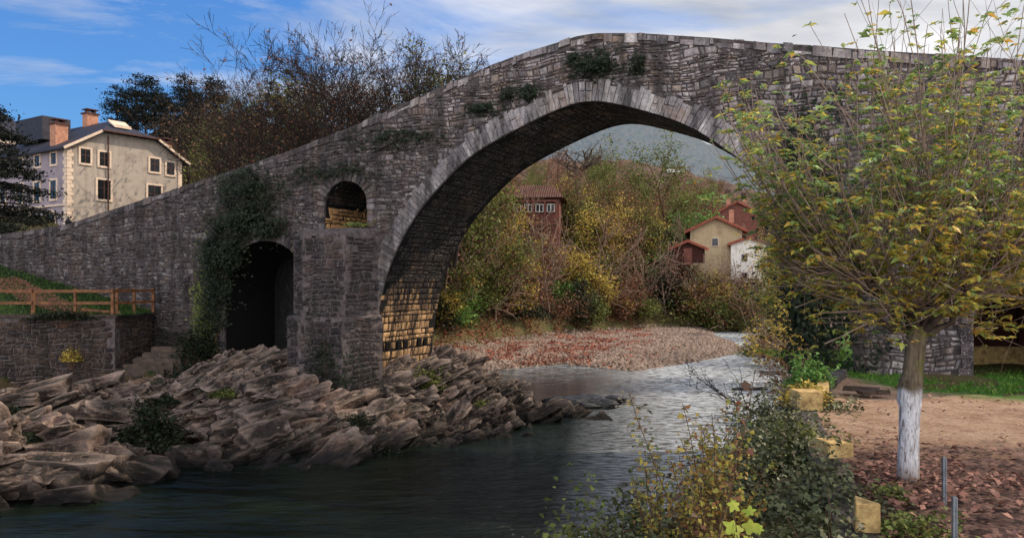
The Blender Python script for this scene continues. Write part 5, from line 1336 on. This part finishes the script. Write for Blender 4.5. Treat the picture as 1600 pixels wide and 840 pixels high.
far_tree('green_tree', 9, 4, 3600, .24, M['L_olive'], M['brownTwig'], 'tall olive green tree', kids=(12,6), trunk=.22)
M['L_brown'] = m_leaf('leaf_dull_brown', [(66,50,40),(88,68,50),(56,46,36),(74,66,42)], .2, .8, .5, (28,22,18))
far_tree('brown_tree', 8, 3.8, 1500, .2, M['L_brown'], M['darktwig'], 'dull brown tree', kids=(13,7), trunk=.2)
far_tree('rust_tree', 8, 3.8, 1600, .2, M['L_rust'], M['brownTwig'], 'thin brown leaved tree', kids=(13,7), trunk=.2)
BANK = 'trees and bushes on the far bank beyond the arch'
names = {'olive_bush':'olive green bush', 'ochre_bush':'yellow autumn bush', 'rust_bush':'rusty brown bush', 'dark_bush':'dark evergreen bush', 'green_bush':'fresh green bush', 'bare_thicket':'bare twiggy thicket', 'autumn_tree':'tall yellowing tree', 'green_tree':'tall olive green tree', 'rust_tree':'thin brown leaved tree'}
cnt = {}
def bank(kind, px, dbehind, sc, sz=1, where=''):
    # px fixed, search d along the view ray so that footdist == dbehind
    lo, hi = 46, 260
    for _ in range(40):
        m = (lo+hi)/2
        if float(footdist(np.array((px-800)/F*m), np.array(m))) < dbehind: lo = m
        else: hi = m
    x, y = (px-800)/F*lo, lo
    row = 'front row by the gravel' if dbehind < 4 else ('middle of the slope' if dbehind < 14 else ('upper slope' if dbehind < 26 else 'top of the bank'))
    sec = 'beside the bridge pier' if px < 760 else ('left of the red house' if px < 800 else ('below the red house' if px < 880 else ('right of the red house' if px < 980 else ('left of the shed' if px < 1050 else ('below the ochre house' if px < 1150 else 'right of the white annex')))))
    place(kind, (x, y, gh(x, y)-.15), sc, random.uniform(0, 6.28), label='%s in the %s, %s' % (names[kind], row, sec), group='%s: %s, %s' % (names[kind], row, sec), sz=sz)
random.seed(21)
for px in np.arange(660, 1180, 26):
    k = random.choice(['olive_bush','rust_bush','dark_bush','bare_thicket','olive_bush','green_tree','dark_bush','ochre_bush'])
    bank(k, px+random.uniform(-10,10), random.uniform(1.5, 4), random.uniform(.8, 1.15), random.uniform(.85,1.2))
for px in np.arange(650, 1180, 28):
    k = random.choice(['olive_bush','rust_bush','bare_thicket','bare_thicket','ochre_bush','dark_bush','rust_tree'])
    bank(k, px+random.uniform(-12,12), random.uniform(6, 11), random.uniform(.95, 1.3)*(.75 if px > 1000 else 1), random.uniform(.9,1.15))
for px in np.arange(655, 1060, 30):
    k = random.choice(['olive_bush','rust_tree','ochre_bush','bare_thicket','green_tree','ochre_bush','dark_bush'])
    if 790 < px < 900: k = random.choice(['olive_bush','rust_bush']); 
    bank(k, px+random.uniform(-12,12), random.uniform(14, 20), random.uniform(.7, .95) if 790 < px < 900 else random.uniform(.95, 1.25))
for px, k, s_, db in ((925,'olive_bush',1.35,14),(948,'rust_tree',.75,15),(905,'ochre_bush',1.45,15),(850,'olive_bush',1.0,12),(785,'rust_tree',.6,14),(880,'rust_tree',.75,13),(825,'rust_bush',1.1,12),(1062,'olive_bush',.7,7),(1085,'rust_bush',.8,6),(1108,'ochre_bush',.6,7),(1125,'rust_bush',.8,4),(1150,'olive_bush',.8,5),(1168,'rust_bush',.9,5),(1140,'bare_thicket',.7,3),(1180,'ochre_bush',.9,4),(1000,'dark_bush',1.1,20),(1030,'olive_bush',1.0,18),(985,'green_tree',.7,18)):
    bank(k, px, db, s_)
for px, k, s_, db in ((905,'green_tree',.85,9),(942,'autumn_tree',.85,8),(925,'olive_bush',1.5,12),(888,'rust_tree',.8,9),(975,'rust_tree',1.0,9),(1010,'green_tree',.8,8),(720,'green_tree',1.0,9),(752,'rust_tree',1.0,10),(782,'autumn_tree',.7,8)):
    bank(k, px, db, s_)
for px, k, s_, db in ((903,'green_tree',.85,8),(886,'rust_tree',.85,10),(920,'rust_tree',.9,10),(940,'olive_bush',1.5,9),(965,'green_tree',.9,11),(985,'rust_tree',1.0,10),(1018,'dark_bush',1.5,9),(1045,'rust_bush',1.3,6),
    (690,'bare_thicket',1.3,3),(735,'bare_thicket',1.4,3),(775,'bare_thicket',1.3,2.5),(815,'dark_bush',1.0,3),(858,'bare_thicket',1.4,3),(905,'dark_bush',1.1,2),(935,'bare_thicket',1.5,3),(970,'rust_bush',1.3,3),(1005,'bare_thicket',1.3,3),(1040,'bare_thicket',1.2,2),(1090,'green_bush',1.7,13),(955,'rust_tree',.95,6),(790,'rust_bush',1.4,5),
    (705,'green_tree',.9,5),(722,'rust_tree',1.0,8),(742,'olive_bush',1.4,6),(760,'ochre_bush',1.4,8),(890,'ochre_bush',1.5,6),(925,'autumn_tree',.9,7),(980,'olive_bush',1.6,8),(1000,'autumn_tree',.8,9),(1030,'green_bush',1.0,5),(875,'green_bush',.8,4),(712,'green_bush',.9,3),(765,'rust_tree',.85,7),(795,'olive_bush',1.1,7),(840,'rust_bush',1.1,7),(868,'ochre_bush',1.2,7),
    (1068,'rust_bush',1.1,3),(1082,'olive_bush',1.1,4),(1098,'bare_thicket',.8,3),(1112,'ochre_bush',1.0,4),(1126,'olive_bush',1.0,3),(1142,'rust_bush',1.2,3),(1158,'bare_thicket',.9,3),(1172,'olive_bush',1.3,4),(1186,'rust_bush',1.4,3)):
    bank(k, px, db, s_)
for px, k, s_ in ((700,'green_tree',1),(740,'autumn_tree',.95),(775,'rust_tree',.9),(905,'autumn_tree',.85),(935,'green_tree',.8),(965,'rust_tree',.95),(990,'dark_bush',1.3),(1010,'green_tree',.75),(1035,'rust_tree',.8),(1085,'rust_tree',.62),(1190,'green_tree',.8)):
    bank(k, px, random.uniform(24, 32), s_)
for px, k, s_ in ((690,'rust_tree',1.1),(725,'autumn_tree',1.0),(760,'green_tree',1.0),(800,'rust_tree',.95),(840,'autumn_tree',.9),(870,'rust_tree',.9),(930,'rust_tree',1.1),(960,'rust_tree',1.0),(1000,'dark_bush',1.6),(1045,'rust_tree',.8),(1092,'green_bush',1.25),(1075,'green_bush',1.0),(1140,'rust_tree',.8),(1170,'dark_bush',1.3)):
    bank(k, px, random.uniform(38, 52), s_)
for px, k, s_, db in ((1165,'ochre_bush',.8,4),):
    bank(k, px, db, s_)
# right bank, beyond and through the arch
RB = 'trees on the right bank behind the near tree'
for i, (px, d, k, s_, lab) in enumerate([(1200,60,'olive_bush',.9,'olive bush overhanging the right bend of the river'),(1235,52,'ochre_bush',1.0,'yellow bush on the right bank beyond the arch'),(1215,78,'green_tree',.9,'green tree at the river bend on the right bank'),
    (1250,40,'rust_bush',.8,'brown bush at the right water edge just beyond the bridge'),(1262,33,'bare_thicket',.8,'bare thicket at the right water edge beside the bridge'),(1290,60,'rust_tree',1.1,'brown tree high on the right bank'),(1240,92,'autumn_tree',1.0,'yellow tree far up the right bank'),
    (1190,110,'rust_tree',1.1,'thin brown tree above the river bend'),(1330,45,'green_tree',1.0,'green tree behind the right arch leg'),(1210,66,'rust_bush',.9,'brown bush beside the bend of the river'),(1185,98,'ochre_bush',1.1,'ochre bush where the river disappears')]):
    x = (px-800)/F*d; place(k, (x, d, gh(x, d)-.2), s_, i*1.3, label=lab, group=RB)
# leaning dark twig over the water at right
sk = skeleton((0,0,0), (-1,-.1,.35), 3.0, .05, 2, dict(wob=.12, trop=[.02,.0], kids=[10,5], start=[.2,.3], ang=[.7,.7], lr=[.45,.5], rmin=.008))
r = empty('overhanging_branch', (at(1232,600,26).x, 26, -2.2), label='dark twiggy branch leaning over the rippled water from the right bank', cat='shrub'); skel_mesh('twigs', sk, M['darktwig'], r)
leaves('foliage', tip_points(sk, 2, 2, .03), .08, M['L_dark'], r)
undergrowth((at(1240,600,27.5).x+.4, 27.5, -2.9), (1.3,1.2,1.8), 1800, .12, M['L_rust'], 'purplish brown shrub at the right water edge in front of the bridge', 12.5, group='bushes by the bridge abutment')

for px, d, k, s_, lab in ((1096,92,'olive_bush',1.5,'olive bush in front of the ochre house, beside the shed'),(1120,91,'rust_bush',1.6,'rusty bush in front of the ochre house below the gable'),(1142,90,'olive_bush',1.4,'olive bush in front of the white annex'),(1165,88,'bare_thicket',1.3,'bare thicket at the bend right of the white annex')):
    x = (px-800)/F*d; place(k, (x, d, gh(x, d)-.1), s_, px*.1, label=lab, group='bushes below the ochre house')
# pollarded stump tree on the far bank
def pollard():
    p = at(903,292,100); r = empty('pollard_tree', (p.x, 100, 8.2), label='thick bare pollard with radiating knobbly branches right of the red house', cat='tree')
    mb = MB(); mb.tube([(0,0,0),(0,0,3),(.05,0,5.6),(0,0,7.2)], [.5,.42,.38,.42], 10); mb.build('trunk', M['bark'], r); mb = MB(); sk = []
    for i in range(9):
        a = i*2.4; D = Vector((math.cos(a), math.sin(a)*.7, random.uniform(.05, .9)))
        sk += skeleton((0,0,6.6+random.uniform(-.3,.6)), D, random.uniform(2.0, 3.0), .17, 2, dict(wob=.22, trop=[.05,.1,.1], kids=[7,4], start=[.3,.3], ang=[.8,.7], lr=[.5,.5], rmin=.02, taper=.6, segs=6))
    for pts, rad, lv in sk: mb.tube(pts, rad, 5 if lv == 0 else 3, cap=False)
    mb.build('crown', M['bark'], r); r.scale = (1.25, 1.25, 1.15)
pollard()
# bare trees behind the left ramp
def bare(kind, H, seed, n, mat, thick=.15, spread=1.0):
    random.seed(seed); mb_all = []
    for s_ in range(4):
        d = Vector((random.gauss(0,.35), random.gauss(0,.3), 1))
        mb_all += skeleton((random.gauss(0,.25), random.gauss(0,.25), -.5), d, H, thick, 4, dict(wob=.07, trop=[.02,.02,.03,.04], kids=[9,7,5,4], start=[.2,.2,.2,.2], ang=[.72,.65,.6,.5], lr=[.52*spread,.5,.5,.5], rr=.55, rmin=.011, segs=7))
    tr = skel_mesh('trunk', mb_all, M['darktwig'], None, 0, 1); tw = skel_mesh('crown', mb_all, M['darktwig'], None, 2, 9)
    parts = [tr, tw]
    B = tip_points(mb_all, 3, 1, .1); B = B[rng.random(len(B)) < n/len(B)]
    parts.append(leaves('leaves', B, rng.uniform(.1, .22, len(B)), mat, aspect=.7, up=.2)); print(kind, len(mb_all), len(B)); proto(kind, parts, kind, 'tree')
bare('bare_tree', 10.5, 5, 1500, M['L_rust']); bare('slender_tree', 10.5, 9, 1000, M['L_rust'], .11, .8)
for i, (px, d, z, k, s_, lab) in enumerate([(478,50,3.2,'bare_tree',.92,'large spreading bare tree behind the left ramp of the bridge'),(545,52,3.4,'bare_tree',.98,'bare tree with a few orange leaves right of the largest bare one'),
      (705,54,4.0,'slender_tree',1.05,'slender bare tree standing apart close to the arch shoulder'),(610,58,4.0,'slender_tree',1.05,'thin bare tree between the spreading and the slender ones'),
      (500,47,4.5,'slender_tree',.9,'twiggy bare tree in the middle of the bare group'),(655,50,6.5,'slender_tree',.8,'small bare tree low behind the ramp, left of the slender one'),(395,58,3,'slender_tree',1.0,'dark bare tree at the left side of the bare group')]):
    place(k, ((px-800)/F*d, d, z), s_, i*2.0+.4, label=lab, group='bare trees behind the left ramp')
random.seed(33)
for i, (px, d, z, k, s_, lab) in enumerate([(330,52,2.5,'dark_bush',1.3,'dark bush behind the left ramp, near the pines'),(400,50,4,'olive_bush',1.4,'olive bush at the foot of the large bare tree'),(470,50,4.5,'olive_bush',1.35,'olive bush right of the large bare tree'),
      (540,50,6,'ochre_bush',1.0,'yellowish bush behind the middle of the ramp'),(600,50,6.5,'olive_bush',1.2,'green bush behind the ramp under the thin tree'),(640,55,8,'green_tree',.85,'green yellow tree rising behind the ramp'),
      (505,60,5,'brown_tree',1.1,'brown tree behind the middle of the ramp'),(360,70,4,'brown_tree',1.3,'dark brown tree left of the bare group'),(440,64,5,'green_tree',1.1,'olive tree behind the bare group'),(570,64,6,'brown_tree',1.2,'brown tree seen between the bare trunks'),(310,80,5,'brown_tree',1.4,'brown tree right of the tan house')]):
    place(k, ((px-800)/F*d, d, z), s_, i*1.7, label=lab, group='bushes behind the left ramp')
# pines on the left skyline
def pine():
    mb = MB(); H = 14; mb.tube([(0,0,-1),(.2,.1,6),(0,0,H)], [.3,.22,.08], 7); C = []
    for i in range(34):
        f = random.uniform(.35, 1); a = random.uniform(0, 6.28); L = 4.2*(1-.55*f)*random.uniform(.6, 1.1); P = Vector((0,0,H*f)); E = P+Vector((math.cos(a)*L, math.sin(a)*L, random.uniform(0, 1.2)))
        mb.tube([P, E], [.08,.03], 4); c = np.array(E); C.append(c+rng.normal(size=(90,3))*np.array([.9,.9,.35])*.8)
    proto('pine_tree', [mb.build('trunk', M['darktwig']), leaves('crown', np.concatenate(C), rng.uniform(.3,.6,34*90), M['L_pine'], aspect=.5, up=.3)], 'dark pine', 'tree')
pine()
DH = lambda x, y: float(4+38*sstep(95, 210, y)*sstep(40, -30, x)*(.9+.1*np.sin(x*.07))+fbm(np.array(x*.03), np.array(y*.03), 0, 3)*2.5)
for i, px in enumerate([196,212,228,243,258,272,288,304,322,340,362,385,410,182,216,266,296,350,430,455,480,520,560]):
    d = random.uniform(150, 205) if px > 215 else random.uniform(170, 205); x = (px-800)/F*d; k = 'pine_tree' if px < 350 else random.choice(['brown_tree','green_tree','pine_tree'])
    place(k, (x, d, DH(x, d)-1), random.uniform(.75, 1.1)*(1 if k == 'pine_tree' else 1.4), i, label={'pine_tree':'dark pine on the wooded skyline right of the tan house','brown_tree':'brown tree on the wooded skyline behind the bare trees','green_tree':'olive tree on the wooded skyline behind the bare trees'}[k], group='%ss on the wooded skyline' % k)
# slope trees filling the dark hillside
for i in range(70):
    px = random.uniform(285, 640); d = random.uniform(88, 150); x = (px-800)/F*d; k = random.choice(['brown_tree','dark_bush','green_tree','brown_tree','dark_bush'])
    place(k, (x, d, DH(x, d)-.8), random.uniform(1.1, 1.6), i, label={'brown_tree':'dark brown tree on the slope right of the tan house','dark_bush':'dark evergreen on the slope right of the tan house','green_tree':'olive tree on the slope right of the tan house'}[k], group='%s on the left slope' % k.replace('_', ' '))
# hillside trees seen through the arch
for i in range(95):
    px = random.uniform(800, 1140); d = random.uniform(150, 330); x = (px-800)/F*d; k = random.choice(['rust_tree','rust_tree','rust_tree','green_tree','dark_bush'])
    place(k, (x, d, hill_z(x, d)-.8), random.uniform(1.0, 1.7), i, label='small distant %s on the russet hillside seen through the arch' % names[k].replace('tall ', ''), group='distant %s on the hillside' % names[k])
# cedar at the left edge
def cedar():
    H = 10.5; r = empty('cedar_tree', (at(-18,350,47).x, 47, 2.5), label='dark layered conifer cut by the left edge in front of the houses', cat='tree'); mb = MB(); mb.tube([(0,0,-.5),(0,0,H*.6),(0,0,H)], [.35,.2,.04], 8); C = []; A = []
    for i in range(90):
        f = random.uniform(.08, 1); a = random.uniform(0, 6.28); L = 5.2*(1-f)**.7*random.uniform(.7, 1.1)+.4; P = Vector((0,0,H*f)); E = P+Vector((math.cos(a)*L, math.sin(a)*L, -.12*L)); mb.tube([P, P.lerp(E,.5)+Vector((0,0,.15)), E], [.06,.04,.015], 4)
        m = int(60+L*80); u = rng.random(m)**.7; q = np.array(P)[None]*(1-u[:,None])+np.array(E)[None]*u[:,None]; C.append(q+rng.normal(size=(m,3))*np.array([.32,.32,.12])-np.array([0,0,.1]))
    mb.build('trunk', M['darktwig'], r); C = np.concatenate(C); leaves('crown', C, rng.uniform(.12,.3,len(C)), M['L_pine'], r, aspect=.4, up=.2, droop=.2)
cedar()
# plants in front of the house & parapet-side hedge
for i, (px, d, lab) in enumerate([(30,56,'low dark hedge bush in front of the shaded house side'),(300,60,'dark shrub right of the tan house gable')]):
    place('dark_bush', ((px-800)/F*d, d, 3.2), .9, i, label=lab, group='shrubs by the tan house')
clean_flags()
# remove unused prototypes
for k, (parts, a, b) in PROTO.items():
    for o in parts:
        if o.parent is None: bpy.data.objects.remove(o)

# ================================================================== SKY, SUN, CAMERA
SUN_AZ, SUN_EL = math.radians(72), math.radians(41)
w = bpy.data.worlds.new('World'); scene.world = w; w.use_nodes = True; nt_ = w.node_tree; nt_.nodes.clear(); N_ = nt_.nodes.new; Lk = nt_.links.new
out = N_('ShaderNodeOutputWorld'); bg = N_('ShaderNodeBackground'); sky = N_('ShaderNodeTexSky'); sky.sky_type = 'NISHITA'; sky.sun_disc = False
sky.sun_elevation = SUN_EL; sky.sun_rotation = SUN_AZ; sky.air_density = 1.3; sky.ozone_density = 3
tc = N_('ShaderNodeTexCoord'); sp = N_('ShaderNodeSeparateXYZ'); Lk(tc.outputs['Generated'], sp.inputs[0])
def mth(op, a, b=0.0, cl=False):
    m = N_('ShaderNodeMath'); m.operation = op; m.use_clamp = cl
    for v, i in ((a, 0), (b, 1)):
        if hasattr(v, 'node'): Lk(v, m.inputs[i])
        else: m.inputs[i].default_value = v
    return m.outputs[0]
zc = mth('ADD', mth('MAXIMUM', sp.outputs[2], 0.0), .16)
cb = N_('ShaderNodeCombineXYZ'); Lk(mth('DIVIDE', sp.outputs[0], zc), cb.inputs[0]); Lk(mth('DIVIDE', sp.outputs[1], zc), cb.inputs[1])
mp = N_('ShaderNodeMapping'); mp.inputs['Scale'].default_value = (.8, 1.7, 1); mp.inputs['Rotation'].default_value = (0,0,.5); mp.inputs['Location'].default_value = (3.1, 1.7, 0); Lk(cb.outputs[0], mp.inputs[0])
n1 = N_('ShaderNodeTexNoise'); n1.inputs['Scale'].default_value = 1.1; n1.inputs['Detail'].default_value = 9; n1.inputs['Roughness'].default_value = .62; n1.inputs['Distortion'].default_value = .7; Lk(mp.outputs[0], n1.inputs['Vector'])
# more cloud towards the right (sun side)
bias = mth('ADD', mth('MULTIPLY', sp.outputs[0], .34), mth('ADD', mth('MULTIPLY', mth('MAXIMUM', mth('MULTIPLY', sp.outputs[1], -1.0), 0.0), .7), .07))
f = mth('ADD', n1.outputs['Fac'], bias)
f = mth('MULTIPLY', mth('SUBTRACT', f, .40), 3.6, True)
n2 = N_('ShaderNodeTexNoise'); n2.inputs['Scale'].default_value = 2.4; n2.inputs['Detail'].default_value = 7; Lk(mp.outputs[0], n2.inputs['Vector'])
cr = N_('ShaderNodeValToRGB'); cr.color_ramp.elements[0].position = .3; cr.color_ramp.elements[0].color = (3.2,3.4,3.8,1); cr.color_ramp.elements[1].position = .7; cr.color_ramp.elements[1].color = (7.0,6.9,7.0,1); Lk(n2.outputs['Fac'], cr.inputs[0]); back = mth('ADD', mth('MULTIPLY', mth('MAXIMUM', mth('MULTIPLY', sp.outputs[1], -1.0), 0.0), 2.6), 1.0); vm = N_('ShaderNodeVectorMath'); vm.operation = 'SCALE'; Lk(cr.outputs[0], vm.inputs[0]); Lk(back, vm.inputs['Scale'])  # unseen clouds behind the camera brightened as added fill light
mx = N_('ShaderNodeMix'); mx.data_type = 'RGBA'; Lk(f, mx.inputs[0]); gn = N_('ShaderNodeMix'); gn.data_type = 'RGBA'; gn.blend_type = 'MULTIPLY'; gn.inputs[0].default_value = 1; gn.inputs[7].default_value = (.36,.66,1.08,1); Lk(sky.outputs[0], gn.inputs[6]); Lk(gn.outputs[2], mx.inputs[6]); Lk(vm.outputs[0], mx.inputs[7])
Lk(mx.outputs[2], bg.inputs[0]); bg.inputs[1].default_value = .15; Lk(bg.outputs[0], out.inputs[0])
sl = bpy.data.lights.new('sun', 'SUN'); sl.energy = 5.0; sl.angle = math.radians(.6); sl.color = (1, .86, .68); so = bpy.data.objects.new('sun', sl); COL.objects.link(so)
sdv = Vector((math.sin(SUN_AZ)*math.cos(SUN_EL), math.cos(SUN_AZ)*math.cos(SUN_EL), math.sin(SUN_EL))); so.rotation_euler = sdv.to_track_quat('Z', 'Y').to_euler(); so.location = (30, 10, 40)
cd = bpy.data.cameras.new('camera'); cam = bpy.data.objects.new('camera', cd); COL.objects.link(cam); cam.location = (0, 0, CZ); cam.rotation_euler = (math.radians(90), 0, 0)
cd.sensor_width = 36; cd.lens = 36*F/1600; cd.shift_y = (HZ-420)/1600; cd.clip_end = 5000; cd.clip_start = .05
scene.camera = cam
scene.view_settings.view_transform = 'Standard'; scene.view_settings.look = 'None'; scene.view_settings.exposure = 0; scene.view_settings.gamma = 1
